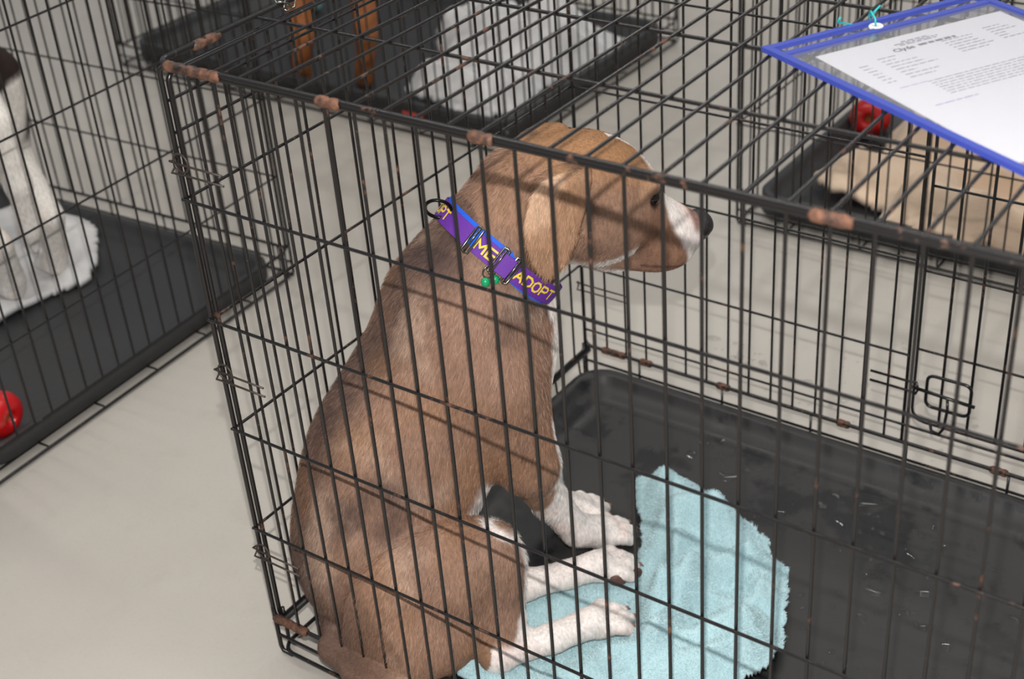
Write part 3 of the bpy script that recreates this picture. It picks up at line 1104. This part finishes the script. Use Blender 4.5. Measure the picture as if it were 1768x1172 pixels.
# eyes, nose and claws
for sd in (-1, 1):
    bm = bmesh.new()
    bmesh.ops.create_uvsphere(bm, u_segments=20, v_segments=14, radius=0.0102)
    me = bpy.data.meshes.new('eye'); bm.to_mesh(me); bm.free()
    e = link('eye', me, M['eye'], dogo)
    e.location = (0.4255, 0.0405 * sd, 0.5445)
nb = Body((0.485, -0.03, 0.43), (0.54, 0.03, 0.49), 0.0012)
nb.ell((0.5125, 0, 0.4670), (0.0190, 0.0235, 0.0175), (1, 0, -0.4), 0.004)
nb.ell((0.5150, 0, 0.453), (0.0100, 0.012, 0.012), (0.3, 0, -1), 0.006)
for sd in (-1, 1):
    nb.ell((0.5265, 0.0095 * sd, 0.4605), (0.006, 0.0034, 0.0034), (1, 0.4 * sd, 0), 0.003, sub=True)
    nb.cone((0.518, 0.0180 * sd, 0.458), (0.524, 0.0125 * sd, 0.4605), 0.0018, 0.0018, 0.002, sub=True)
nv, nf = nb.surface(2)
link('nose', np_mesh('nose', nv, nf), M['nose'], dogo)
for p_, d in claws:
    MB().tube([p_ - d * 0.004 + np.array([0, 0, 0.003]), p_ + d * 0.002 + np.array([0, 0, 0.001]), p_ + d * 0.007 - np.array([0, 0, 0.005])], [0.0030, 0.0024, 0.0006], 8).build('claw', M['claw'], dogo)
# the pads of the far hind foot show
pd = Body((0.29, -0.14, 0.0), (0.40, -0.04, 0.07), 0.0016)
pd.ell((0.326, -0.116, 0.026), (0.015, 0.006, 0.011), (1, -0.1, 0), 0.004)
pd.ell((0.352, -0.115, 0.024), (0.009, 0.005, 0.008), (1, 0.1, 0), 0.004)
pv, pf = pd.surface(1)
link('paw_pad', np_mesh('paw_pad', pv, pf), M['pad'], dogo)

#COLLAR
# ------------------------------------------------------------------ collar
def col_pt(s_phi, w, lift):
    """point on the collar: angle (0 = nape, pi = throat, running over the dog's right side), across, outward"""
    r = np.interp(s_phi % (2 * math.pi), np.r_[COL_PHI, 2 * math.pi], np.r_[COL_R, COL_R[0]]) + lift
    return COL_C + w * COL_A + r * (math.cos(s_phi) * COL_E1 + math.sin(s_phi) * COL_E2)


def band(p0, p1, w0, w1, lift, th, n=96):
    mb = MB()
    v, f = [], []
    for i in range(n + 1):
        ph = p0 + (p1 - p0) * i / n
        a0, a1 = (w0(ph), w1(ph)) if callable(w0) else (w0, w1)
        v += [col_pt(ph, a0, lift), col_pt(ph, a1, lift), col_pt(ph, a1, lift + th), col_pt(ph, a0, lift + th)]
    for i in range(n):
        for k in range(4):
            f.append((i * 4 + k, i * 4 + (k + 1) % 4, i * 4 + 4 + (k + 1) % 4, i * 4 + 4 + k))
    f += [(3, 2, 1, 0), (n * 4, n * 4 + 1, n * 4 + 2, n * 4 + 3)]
    return mb.add(v, f)


PI = math.pi
collar = empty('dog_collar')
collar.location = DOG_O
collar.rotation_euler.z = DOG_R
tag(collar, 'purple webbing collar with yellow lettering around the brown dog neck', 'collar')
drop = lambda ph: 0.010 * math.sin((ph - 0.40 * PI) / 1.05) if 0.40 * PI < ph < 1.45 * PI else -0.003
fix_normals(band(0, 2 * PI, lambda p: -0.0115 - drop(p), lambda p: 0.0145 - drop(p), 0.0008, 0.0016).build('lining', M['lining'], collar, smooth=False))
fix_normals(band(-0.9, 0.195 * PI, -0.0125, 0.0125, 0.0032, 0.0018, 48).build('back_strap', M['collar'], collar, smooth=False))
fix_normals(band(0.240 * PI, 1.70 * PI, -0.0125, 0.0125, 0.0030, 0.0018, 72).build('front_strap', M['collar'], collar, smooth=False))
fix_normals(band(0.372 * PI, 0.430 * PI, -0.0125, 0.0125, 0.0055, 0.0030, 10).build('strap_fold', M['collar'], collar, smooth=False))


def slide(ph, dphi, hw):
    mb = MB()
    pts = [col_pt(ph + dphi * a, hw * b, 0.0062) for a, b in ((-1, -1), (-1.1, 0), (-1, 1), (0, 1.08), (1, 1), (1.1, 0), (1, -1), (0, -1.08))]
    mb.tube(pts, 0.0016, 8, closed=True)
    mb.tube([col_pt(ph, -hw, 0.007), col_pt(ph, 0, 0.0085), col_pt(ph, hw, 0.007)], 0.0014, 8)
    return mb.build('slide_buckle', M['nickel'], collar)


slide(0.217 * PI, 0.055, 0.0165)
slide(0.437 * PI, 0.045, 0.0165)
slide(0.367 * PI, 0.045, 0.0165)
rc_ = Vector(col_pt(-0.03, 0.0, 0.017))
e1, aa = Vector(COL_E1), Vector(COL_A)
MB().tube([rc_ + e1 * 0.0165 * math.cos(k * PI / 14) + (aa * 0.75 + Vector((0, -0.5, 0))) * 0.0165 * math.sin(k * PI / 14) for k in range(28)], 0.0022, 8, closed=True).build('leash_ring', M['black_metal'], collar)
tg = Vector(col_pt(0.362 * PI, -0.017, 0.008))
MB().tube([tg + Vector((0.3, 0, 1)).normalized() * 0.008 * math.cos(k * PI / 10) + Vector((1, 0, -0.3)).normalized() * 0.008 * math.sin(k * PI / 10) for k in range(20)], 0.001, 6, closed=True).build('split_ring', M['nickel'], collar)
mb = MB()
for dx in (-0.006, 0.006):
    q = tg + Vector((dx, -0.001, -0.012))
    mb.tube([q + Vector((0, 0, z)) for z in (-0.0065, -0.004, 0.0, 0.004, 0.0065)], [0.0015, 0.0048, 0.0058, 0.0048, 0.0015], 10)
mb.build('green_tag', M['green'], collar)


# block letters as strokes on a 0..1 grid, printed on the webbing
GLYPH = {'A': [[(0, 0), (0.5, 1), (1, 0)], [(0.2, 0.34), (0.8, 0.34)]], 'D': [[(0, 0), (0, 1), (0.6, 1), (1, 0.75), (1, 0.25), (0.6, 0), (0, 0)]],
         'O': [[(0.3, 0), (0, 0.25), (0, 0.75), (0.3, 1), (0.7, 1), (1, 0.75), (1, 0.25), (0.7, 0), (0.3, 0)]], 'P': [[(0, 0), (0, 1), (0.75, 1), (1, 0.85), (1, 0.6), (0.75, 0.45), (0, 0.45)]],
         'T': [[(0.5, 0), (0.5, 1)], [(0, 1), (1, 1)]], 'M': [[(0, 0), (0, 1), (0.5, 0.35), (1, 1), (1, 0)]], 'E': [[(1, 0), (0, 0), (0, 1), (1, 1)], [(0, 0.5), (0.85, 0.5)]]}


def lettering(text, ph_mid, hgt, wid=0.0125, gap=0.0045, stroke=0.0013):
    mb = MB()
    r0 = float(np.interp(ph_mid % (2 * PI), COL_PHI, COL_R)) + 0.005
    total = len(text) * (wid + gap) - gap
    P = lambda x, y, up: Vector(col_pt(ph_mid + x / r0, y, up))
    for k, ch in enumerate(text):
        x0 = -total / 2 + k * (wid + gap)
        for line in GLYPH[ch]:
            pts = [(x0 + u * wid, (v - 0.5) * hgt) for u, v in line]
            for (ax, ay), (bx, by) in zip(pts, pts[1:]):
                L_ = math.hypot(bx - ax, by - ay)
                dx, dy = (bx - ax) / L_, (by - ay) / L_
                n = max(2, int(L_ / 0.002))
                v, f = [], []
                for i in range(n + 1):
                    t_ = (-stroke * 0.8 + (L_ + stroke * 1.6) * i / n)
                    cx, cy = ax + dx * t_, ay + dy * t_
                    v += [P(cx - dy * stroke, cy + dx * stroke, 0.0056), P(cx + dy * stroke, cy - dx * stroke, 0.0056)]
                for i in range(n):
                    f.append((2 * i, 2 * i + 1, 2 * i + 3, 2 * i + 2))
                mb.add(v, f)
    return mb.build('lettering', M['yellow'], collar, smooth=False)


lettering('ME', 0.298 * PI, 0.0125)
lettering('ADOPT', 0.580 * PI, 0.0115, 0.0105, 0.0042)
lettering('ADOPT', -0.11 * PI, 0.0115, 0.0105, 0.0042)


# ------------------------------------------------------------------ crumpled cloths
def inside(poly, x, y):
    n = len(poly)
    r = np.zeros(x.shape, bool)
    j = n - 1
    for i in range(n):
        xi, yi = poly[i]
        xj, yj = poly[j]
        c_ = ((yi > y) != (yj > y)) & (x < (xj - xi) * (y - yi) / (yj - yi + 1e-12) + xi)
        r ^= c_
        j = i
    return r


def edge_dist(poly, x, y):
    d = np.full(x.shape, 1e9)
    n = len(poly)
    for i in range(n):
        a = np.array(poly[i]); b = np.array(poly[(i + 1) % n])
        e = b - a
        t = np.clip(((x - a[0]) * e[0] + (y - a[1]) * e[1]) / (e @ e), 0, 1)
        d = np.minimum(d, np.hypot(x - a[0] - t * e[0], y - a[1] - t * e[1]))
    return d


def cloth(name, label, cat, poly, h, zbase, amp, mat, seed, fold=14.0, flat=(), ridge=(), thick=0.006, hem=0.004):
    """irregular sheet on a grid: soft folds, ridges, worn edge; real thickness"""
    P = np.array(poly, float)
    lo, hi = P.min(0) - h, P.max(0) + h
    nx, ny = int((hi[0] - lo[0]) / h) + 2, int((hi[1] - lo[1]) / h) + 2
    X, Y = np.meshgrid(lo[0] + h * np.arange(nx), lo[1] + h * np.arange(ny), indexing='ij')
    q = np.c_[X.ravel(), Y.ravel(), np.zeros(X.size)]
    jx = vnoise(q, 70, seed + 5, 2) * hem
    jy = vnoise(q, 70, seed + 6, 2) * hem
    ins = inside(poly, q[:, 0] + jx, q[:, 1] + jy)
    ed = edge_dist(poly, q[:, 0], q[:, 1])
    warp = q + 0.05 * np.c_[vnoise(q, 8, seed, 2), vnoise(q, 8, seed + 1, 2), np.zeros(len(q))]
    f1 = 1 - np.abs(vnoise(warp, fold, seed + 2, 2)) * 2.4
    f2 = vnoise(warp, fold * 0.45, seed + 3, 2) * 0.5 + 0.5
    f3 = np.abs(vnoise(warp, fold * 0.6, seed + 9, 2)) * 2.0
    z = amp * (np.clip(f1, 0, 1) ** 1.5 * 0.35 + f2 * 0.5 + f3 * 0.8)
    for (ax, ay, bx, by, hgt, wid) in ridge:
        e = np.array([bx - ax, by - ay])
        t = np.clip(((q[:, 0] - ax) * e[0] + (q[:, 1] - ay) * e[1]) / (e @ e), 0, 1)
        dd = np.hypot(q[:, 0] - ax - t * e[0], q[:, 1] - ay - t * e[1])
        z += hgt * np.exp(-(dd / wid) ** 2)
    for (cx, cy, rad) in flat:
        z *= 0.12 + 0.88 * sm(np.hypot(q[:, 0] - cx, q[:, 1] - cy), rad * 0.6, rad * 1.5)
    z *= 0.35 + 0.65 * sm(ed, 0.0, 0.05)
    z = zbase + thick + np.maximum(z, 0.0)
    ins = ins.reshape(X.shape)
    cell = ins[:-1, :-1] & ins[1:, :-1] & ins[1:, 1:] & ins[:-1, 1:]
    I, J = np.nonzero(cell)
    idx = lambda i, j: i * ny + j
    Ft = np.c_[idx(I, J), idx(I + 1, J), idx(I + 1, J + 1), idx(I, J + 1)]
    used = np.unique(Ft)
    mp = np.full(X.size, -1); mp[used] = np.arange(len(used))
    Ft = mp[Ft]
    Vt = np.c_[q[used, 0] + 0.5 * jx[used], q[used, 1] + 0.5 * jy[used], z[used]]
    Vb = Vt.copy(); Vb[:, 2] = np.maximum(Vb[:, 2] - thick, zbase + 0.0004)
    n = len(Vt)
    ed_ = {}
    for quad in Ft:
        for k in range(4):
            e = (quad[k], quad[(k + 1) % 4])
            if (e[1], e[0]) in ed_: del ed_[(e[1], e[0])]
            else: ed_[e] = 1
    Fs = np.array([(b, a, a + n, b + n) for a, b in ed_])
    Fa = np.concatenate([Ft, Ft[:, ::-1] + n, Fs])
    o = link(name, np_mesh(name, np.concatenate([Vt, Vb]), Fa), mat)
    tag(o, label, cat)
    return o, Vt, Ft


tow = [(0.238, 0.528), (0.285, 0.548), (0.345, 0.545), (0.395, 0.515), (0.430, 0.522), (0.475, 0.500), (0.492, 0.470), (0.528, 0.450), (0.560, 0.385),
       (0.585, 0.320), (0.590, 0.255), (0.560, 0.190), (0.480, 0.120), (0.40, 0.085), (0.30, 0.062), (0.19, 0.052), (0.175, 0.10), (0.205, 0.19), (0.225, 0.255), (0.250, 0.275),
       (0.285, 0.300), (0.325, 0.372), (0.325, 0.40), (0.294, 0.447), (0.258, 0.490)]
toe_n = (0.36, 0.235)
tw_o, tV, tF = cloth('towel', 'crumpled aqua terry towel on the black tray by the dog paws', 'towel', tow, 0.0036, TRAY, 0.058, M['towel'], 11, 9.0,
                     flat=[(0.36, 0.22, 0.05), (0.31, 0.15, 0.06), (0.335, 0.315, 0.05), (0.27, 0.22, 0.06), (0.30, 0.38, 0.03)],
                     ridge=[(0.34, 0.42, 0.42, 0.49, 0.035, 0.022), (0.42, 0.30, 0.49, 0.44, 0.034, 0.016), (0.42, 0.16, 0.53, 0.30, 0.032, 0.020), (0.27, 0.50, 0.36, 0.46, 0.014, 0.03), (0.37, 0.50, 0.41, 0.47, 0.020, 0.016), (0.385, 0.40, 0.415, 0.28, 0.030, 0.013), (0.46, 0.20, 0.44, 0.34, 0.026, 0.014), (0.26, 0.11, 0.36, 0.13, 0.018, 0.014)], hem=0.010)
tcol = np.tile(lin(194, 219, 223), (len(tV), 1)) * (1 + 0.10 * vnoise(tV, 40, 4, 2))[:, None]
strands('terry_pile', tV, tF, tcol, 70000, 0.0028, 0.0003, lambda P, N: np.random.default_rng(2).normal(0, 1, P.shape), tw_o, M['hair'], 0.9, None, 8, 0.10)

cloth('towel', 'white towel under the white dog feet in the left crate', 'towel',
      [(-1.42, 0.70), (-1.30, 0.74), (-1.15, 0.69), (-1.03, 0.585), (-1.005, 0.535), (-1.03, 0.46), (-1.03, 0.37), (-1.05, 0.25), (-1.20, 0.15), (-1.38, 0.2), (-1.42, 0.45)],
      0.008, TRAY, 0.028, M['white_cloth'], 21, 9.0, flat=[(-1.10, 0.44, 0.06), (-1.12, 0.54, 0.06)], thick=0.012)
cloth('blanket', 'rumpled white blanket heaped in the crate with the tan dog', 'blanket',
      [(-1.02, 1.54), (-0.93, 1.48), (-0.80, 1.455), (-0.69, 1.46), (-0.672, 1.56), (-0.70, 1.68), (-0.665, 1.80), (-0.68, 1.95), (-0.70, 2.06), (-0.85, 2.10), (-1.05, 2.10), (-1.20, 2.03), (-1.16, 1.85), (-1.03, 1.70)],
      0.008, TRAY, 0.095, M['white_cloth'], 31, 6.0, thick=0.012, ridge=[(-0.95, 1.60, -0.75, 1.55, 0.03, 0.06), (-1.0, 1.9, -0.75, 1.8, 0.04, 0.06)])
cloth('blanket', 'tan fleece blanket spread in the back right crate', 'blanket',
      [(0.045, 1.55), (0.10, 1.50), (0.17, 1.505), (0.225, 1.485), (0.235, 1.425), (0.32, 1.40), (0.45, 1.388), (0.65, 1.385), (0.95, 1.39), (1.08, 1.5), (1.10, 1.80), (1.05, 2.03), (0.7, 2.05), (0.35, 2.02), (0.14, 1.95), (0.11, 1.80), (0.13, 1.70), (0.09, 1.63)],
      0.008, TRAY, 0.085, M['tan_cloth'], 41, 6.0, thick=0.014, ridge=[(0.25, 1.74, 0.80, 1.70, 0.05, 0.05), (0.27, 1.48, 0.33, 1.56, 0.035, 0.03), (0.34, 1.415, 1.0, 1.405, 0.062, 0.045)])


# ------------------------------------------------------------------ red rubber toys
def rubber_toy(name, label, loc, rot, sc):
    prof = [(0.000, 0.018), (0.008, 0.012), (0.010, 0.002), (0.014, 0.0), (0.024, 0.002), (0.034, 0.010), (0.038, 0.022), (0.036, 0.034), (0.031, 0.042), (0.0285, 0.046), (0.030, 0.050), (0.0325, 0.060),
            (0.031, 0.070), (0.026, 0.077), (0.0235, 0.080), (0.0245, 0.084), (0.0255, 0.092), (0.023, 0.101), (0.016, 0.108), (0.008, 0.111), (0.0, 0.1115)]
    r = empty(name, loc)
    r.rotation_euler = rot if isinstance(rot, tuple) else Vector(rot).to_track_quat('Z', 'Y').to_euler()
    tag(r, label, 'dog toy', 'red rubber toys')
    b = MB().lathe([(a * sc, z * sc) for a, z in prof], 36).build('rubber_body', M['rubber'], r)
    fix_normals(b)
    MB().lathe([(0.0001, 0.010 * sc), (0.007 * sc, 0.011 * sc), (0.0092 * sc, 0.013 * sc)], 16).build('filling', M['rubber_hole'], r)
    return r


rubber_toy('rubber_toy', 'red bulbous rubber toy at the left edge on the grey tray', (-0.708, 0.126, TRAY + 0.041), (0, math.radians(-86), math.radians(8)), 1.07)
rubber_toy('rubber_toy', 'red rubber toy with a filled hole beside the tan blanket', (0.058, 1.80, TRAY + 0.052), [-0.22, 0.90, -0.22], 1.15)
bl = MB()
bm = bmesh.new()
bmesh.ops.create_icosphere(bm, subdivisions=3, radius=0.03)
for v in bm.verts:
    v.co *= 1 + 0.08 * math.sin(9 * v.co.x / 0.03) * math.sin(8 * v.co.z / 0.03)
me = bpy.data.meshes.new('toy_ball'); bm.to_mesh(me); bm.free()
tb = link('toy_ball', me, plain('pale_teal_plush', srgb(120, 178, 178), 0.9, bump=200))
tb.location = (-1.66, 1.93, TRAY + 0.031)
tag(tb, 'pale teal toy ball behind the tan dog legs', 'dog toy')


# ------------------------------------------------------------------ the two other dogs, standing
def standing_dog(name, label, loc, rz, fr, hd, colour, tail, hgt=0.40, sc=1.0):
    """fr, hd: (left, right) paw positions in the dog's own frame, facing +x"""
    d = Body((-0.56, -0.22, -0.01), (0.52, 0.22, 0.86), 0.0085)
    b = hgt
    d.ell((0.16, 0, b + 0.06), (0.17, 0.095, 0.115), (1, 0, 0.05), 0.05)
    d.ell((-0.05, 0, b + 0.085), (0.20, 0.085, 0.085), (1, 0, 0.05), 0.05)
    d.ell((-0.22, 0, b + 0.08), (0.13, 0.088, 0.095), (1, 0, 0), 0.05)
    d.cone((0.26, 0, b + 0.12), (0.34, 0, b + 0.27), 0.075, 0.058, 0.04)
    d.ell((0.37, 0, b + 0.31), (0.085, 0.062, 0.062), (1, 0, -0.2), 0.03)
    d.cone((0.42, 0, b + 0.29), (0.485, 0, b + 0.265), 0.042, 0.028, 0.02)
    for s_ in (-1, 1):
        d.flap([(0.01, 0.0), (-0.04, 0.01), (-0.06, -0.05), (-0.04, -0.09), (-0.01, -0.06)], (0.37, 0.062 * s_, b + 0.34), (1, 0.15 * s_, 0), (0, -0.25 * s_, 1), 0.009, 0.01)
    for s_, p in zip((1, -1), fr):
        d.chain([((0.17, 0.07 * s_, b + 0.03), 0.052), ((0.14 + 0.3 * p[0] - 0.05, 0.068 * s_, b - 0.10), 0.036)], 0.03)
        d.chain([((0.14 + 0.3 * p[0] - 0.05, 0.068 * s_, b - 0.10), 0.034), ((p[0] - 0.01, p[1], 0.10), 0.022), ((p[0], p[1], 0.04), 0.022)], 0.012)
        d.cone((p[0], p[1], 0.026), (p[0] + 0.035, p[1], 0.020), 0.026, 0.020, 0.01)
        for k in (-0.014, 0.0, 0.014):
            d.cone((p[0] + 0.02, p[1] + k, 0.02), (p[0] + 0.046, p[1] + k * 1.2, 0.013), 0.011, 0.009, 0.004)
    for s_, p in zip((1, -1), hd):
        kn = (p[0] + 0.06, 0.078 * s_, b - 0.12)
        hk = (p[0] - 0.045, 0.5 * (0.07 * s_ + p[1]), 0.145)
        d.chain([((-0.23, 0.065 * s_, b + 0.04), 0.072), (kn, 0.046)], 0.03)
        d.chain([(kn, 0.044), (hk, 0.027)], 0.012)
        d.chain([(hk, 0.027), ((p[0] - 0.012, p[1], 0.05), 0.023), ((p[0], p[1], 0.03), 0.023)], 0.010)
        d.cone((p[0], p[1], 0.026), (p[0] + 0.04, p[1], 0.019), 0.025, 0.019, 0.01)
        for k in (-0.014, 0.0, 0.014):
            d.cone((p[0] + 0.02, p[1] + k, 0.02), (p[0] + 0.05, p[1] + k * 1.2, 0.013), 0.011, 0.009, 0.004)
    d.chain(tail(b), 0.015)
    d.floor(0.001)
    V, F = d.surface(2)
    o = link(name, np_mesh(name, V, F, colour(V, vert_normals(V, F))), M['coat'])
    o.location = loc
    o.rotation_euler.z = rz
    return tag(o, label, 'dog')


def white_coat(V, N):
    n = vnoise(V, 14, 51, 3)
    c_ = np.tile(lin(232, 226, 218), (len(V), 1))
    dk = sm(V[:, 2] + 0.03 * n, 0.27, 0.285) * sm(-V[:, 0] + 0.02 * n, 0.10, 0.13) * sm(-V[:, 0], 0.28, 0.26) 
    dk = np.maximum(dk, sm(V[:, 2] + 0.03 * n, 0.40, 0.42) * sm(V[:, 0] + 0.35, 0.0, 0.03))
    c_ = c_ * (1 - dk[:, None]) + lin(44, 32, 28)[None] * dk[:, None]
    pk = 0.35 * sm(n, 0, 0.6) * (V[:, 2] < 0.2)
    return c_ * (1 - pk[:, None]) + lin(214, 180, 160)[None] * pk[:, None]


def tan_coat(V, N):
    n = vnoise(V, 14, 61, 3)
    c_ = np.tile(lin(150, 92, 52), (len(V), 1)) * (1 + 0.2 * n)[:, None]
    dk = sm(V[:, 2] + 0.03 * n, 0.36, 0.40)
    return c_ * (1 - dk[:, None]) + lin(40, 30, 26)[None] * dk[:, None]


hang = lambda b: [((-0.33, 0, b + 0.11), 0.030), ((-0.385, 0, b + 0.02), 0.026), ((-0.385, -0.005, b - 0.10), 0.024), ((-0.37, -0.01, b - 0.20), 0.018), ((-0.365, -0.012, b - 0.25), 0.008)]
curl = lambda b: [((-0.33, 0, b + 0.12), 0.022), ((-0.365, 0, b + 0.20), 0.017), ((-0.34, 0, b + 0.27), 0.010)]
standing_dog('dog', 'white dog with a dark patch standing at the left edge', (-1.36, 0.476, TRAY + 0.014), math.radians(172), [(0.14, 0.07), (0.16, -0.06)], [(-0.295, 0.02), (-0.275, -0.085)], white_coat, hang, 0.36)
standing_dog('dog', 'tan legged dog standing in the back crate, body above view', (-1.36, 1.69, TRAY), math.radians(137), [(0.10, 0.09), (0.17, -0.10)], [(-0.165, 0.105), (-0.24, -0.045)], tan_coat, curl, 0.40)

# ------------------------------------------------------------------ document in a clear sleeve on the crate's top
ZS = ZF + CH + 0.0095
A_ = Vector((0.517, 0.856, 0)); B_ = Vector((0.856, -0.517, 0))
P1 = Vector((0.556, 0.273, ZS))


def sl(a, b, z=0.0):
    """sleeve coordinates: a along its top edge, b down the page"""
    return P1 + A_ * a + B_ * b + Vector((0, 0, z))


SW, SL_ = 0.258, 0.36
sleeve = empty('document_sleeve', tuple(P1))
tag(sleeve, 'clear plastic document sleeve with blue edging lying on the crate top', 'document sleeve')
loc = lambda p: tuple(Vector(p) - P1)


AS_ = Vector((0.495, 0.869, 0)); BS_ = Vector((0.893, -0.450, 0))


def slab(name, a0, a1, b0, b1, z0, z1, mat, parent, nb=1, base=P1):
    v, f = [], []
    sl = (lambda a, b, z: P1 + AS_ * a + BS_ * b + Vector((0, 0, z))) if parent is not None else globals()['sl']
    for (a, b) in ((a0, b0), (a1, b0), (a1, b1), (a0, b1)):
        v.append(sl(a, b, z0) - base)
    for (a, b) in ((a0, b0), (a1, b0), (a1, b1), (a0, b1)):
        v.append(sl(a, b, z1) - base)
    mb = MB().add(v, [(0, 1, 2, 3), (7, 6, 5, 4), (0, 4, 5, 1), (1, 5, 6, 2), (2, 6, 7, 3), (3, 7, 4, 0)])
    return fix_normals(mb.build(name, mat, parent, smooth=False))


slab('back_sheet', 0.004, SW - 0.004, 0.004, SL_ - 0.004, 0.0, 0.0004, M['vinyl'], sleeve)
slab('front_sheet', 0.004, SW - 0.004, 0.030, SL_ - 0.004, 0.0022, 0.0026, M['vinyl'], sleeve)
for nm, a0, a1, b0, b1 in (('edge_trim', 0, SW, 0, 0.0075), ('edge_trim', 0, SW, 0.0225, 0.0300), ('edge_trim', -0.0004, 0.0075, -0.0004, SL_ + 0.0004), ('edge_trim', SW - 0.0075, SW + 0.0004, -0.0004, SL_ + 0.0004), ('edge_trim', 0, SW, SL_ - 0.0075, SL_)):
    slab(nm, a0, a1, b0, b1, -0.0008 if a1 - a0 > 0.1 else -0.0010, 0.0036 if a1 - a0 > 0.1 else 0.0039, M['blue_trim'], sleeve)
gp = sl(0.121, 0.0155, 0.002) - P1
MB().tube([gp + Vector((0.0055 * math.cos(k * PI / 10), 0.0055 * math.sin(k * PI / 10), 0.001)) for k in range(20)], 0.002, 8, closed=True).build('grommet', M['white_plastic'], sleeve)
tie = MB()
g0 = sl(0.121, 0.0155, 0.006)
tie.tube([g0 + Vector(q) for q in ((0, 0, -0.008), (-0.002, 0.002, 0.004), (-0.008, 0.004, 0.010), (-0.012, 0.010, 0.004), (-0.010, 0.012, -0.006), (-0.022, -0.002, -0.004), (-0.034, -0.016, 0.002), (-0.030, -0.018, 0.008))], 0.0011, 6)
tie.tube([g0 + Vector(q) for q in ((-0.008, 0.006, 0.006), (-0.002, 0.012, 0.014), (-0.006, 0.018, 0.010), (-0.012, 0.012, 0.002))], 0.0011, 6)
tag(tie.build('twist_tie', M['teal']), 'teal twist tie through the grommet of the document sleeve', 'twist tie')
# the printed page
page = slab('printed_page', 0.031, 0.247, 0.045, 0.322, 0.0008, 0.0014, M['paper'], None, base=Vector((0, 0, 0)))
tag(page, 'white printed page inside the blue edged sleeve', 'paper')
PZ = 0.00142


def bar(a0, a1, b, h=0.0022, mat='ink', parent=page):
    v = [sl(a0, b + h, PZ), sl(a1, b + h, PZ), sl(a1, b, PZ), sl(a0, b, PZ)]
    return v


def ink(name, rows_, mat):
    mb = MB()
    for a0, a1, b, h in rows_:
        a = a0
        while a < a1:
            w_ = min(random.uniform(0.003, 0.011), a1 - a)
            mb.add(bar(a, a + w_, b, h), [(0, 1, 2, 3)])
            a += w_ + 0.0016
    return mb.build(name, mat, page, smooth=False)


ink('letterhead', [(0.118, 0.150, 0.058, 0.0018), (0.108, 0.158, 0.0615, 0.0018), (0.112, 0.154, 0.065, 0.0018)], M['ink'])
ink('form_entries', [(0.048, 0.058, 0.090 + 0.0072 * k, 0.0013) for k in range(7)] + [(0.073, 0.073 + random.uniform(0.015, 0.05), 0.083 + 0.0072 * k, 0.0013) for k in range(8)]
    + [(0.150, 0.150 + random.uniform(0.03, 0.042), 0.078 + 0.0062 * k, 0.0014) for k in range(6)] + [(0.203, 0.203 + random.uniform(0.01, 0.03), 0.072 + 0.0062 * k, 0.0014) for k in range(6)], M['ink'])
ink('paragraph', [(0.080, 0.236, 0.150 + 0.0052 * k, 0.0012) for k in range(7)], M['ink'])
ink('signature_line', [(0.050, 0.080, 0.1490, 0.001), (0.052, 0.098, 0.196, 0.0014)], M['ink_purple'])


def page_text(text, a, b, size):
    cu = bpy.data.curves.new('page_title', 'FONT')
    cu.body = text
    cu.size = size
    cu.offset = 0.00025
    cu.resolution_u = 2
    ob = bpy.data.objects.new('t', cu)
    C.objects.link(ob)
    me = bpy.data.meshes.new_from_object(ob.evaluated_get(bpy.context.evaluated_depsgraph_get()))
    bpy.data.objects.remove(ob)
    for v in me.vertices:
        v.co = sl(a + v.co.x, b - v.co.y, PZ + 0.0001)
    me.materials.clear()
    return link('page_title', me, M['ink_dark'], page, smooth=False)


page_text('Clyde', 0.098, 0.078, 0.010)
ink('title_rest', [(0.127, 0.170, 0.0722, 0.0042)], M['ink'])

# ------------------------------------------------------------------ water
def water(name, label, spots, z, seed):
    r = np.random.default_rng(seed)
    bm = bmesh.new()
    for cx, cy, rad, n in spots:
        for _ in range(n):
            a, d = r.random() * 2 * PI, rad * math.sqrt(r.random())
            s0 = r.choice([0.0010, 0.0016, 0.0024, 0.0042], p=[0.3, 0.33, 0.25, 0.12])
            m = Matrix.Translation((cx + d * math.cos(a), cy + d * math.sin(a), z + s0 * 0.05)) @ Matrix.Rotation(r.random() * 6, 4, 'Z') @ Matrix.Diagonal((s0 * (1 + r.random()), s0, s0 * 0.45, 1))
            bmesh.ops.create_icosphere(bm, subdivisions=2, radius=1.0, matrix=m)
        for _ in range(n // 10):
            a, d = r.random() * 2 * PI, rad * math.sqrt(r.random())
            s0 = 0.004 + 0.005 * r.random()
            m = Matrix.Translation((cx + d * math.cos(a), cy + d * math.sin(a), z + 0.0003)) @ Matrix.Rotation(r.random() * 6, 4, 'Z') @ Matrix.Diagonal((s0 * (1 + r.random()), s0, 0.0016, 1))
            bmesh.ops.create_icosphere(bm, subdivisions=3, radius=1.0, matrix=m)
    me = bpy.data.meshes.new(name); bm.to_mesh(me); bm.free()
    return tag(link(name, me, M['water']), label, 'water', kind='stuff')


water('water_droplets', 'scattered water droplets on the black tray', [(0.25, 0.66, 0.06, 40), (0.36, 0.655, 0.05, 50), (0.53, 0.60, 0.09, 60), (0.62, 0.62, 0.07, 50), (0.70, 0.60, 0.09, 50), (0.66, 0.45, 0.12, 60), (0.72, 0.33, 0.12, 40), (0.45, 0.62, 0.10, 30), (0.80, 0.5, 0.12, 40)], TRAY, 5)
water('water_droplets', 'water splashes on the concrete behind the front crate', [(0.16, 0.93, 0.05, 30), (0.23, 0.93, 0.05, 26), (0.33, 0.95, 0.10, 26), (0.42, 1.02, 0.10, 20), (0.55, 0.85, 0.12, 26)], 0.0, 6)
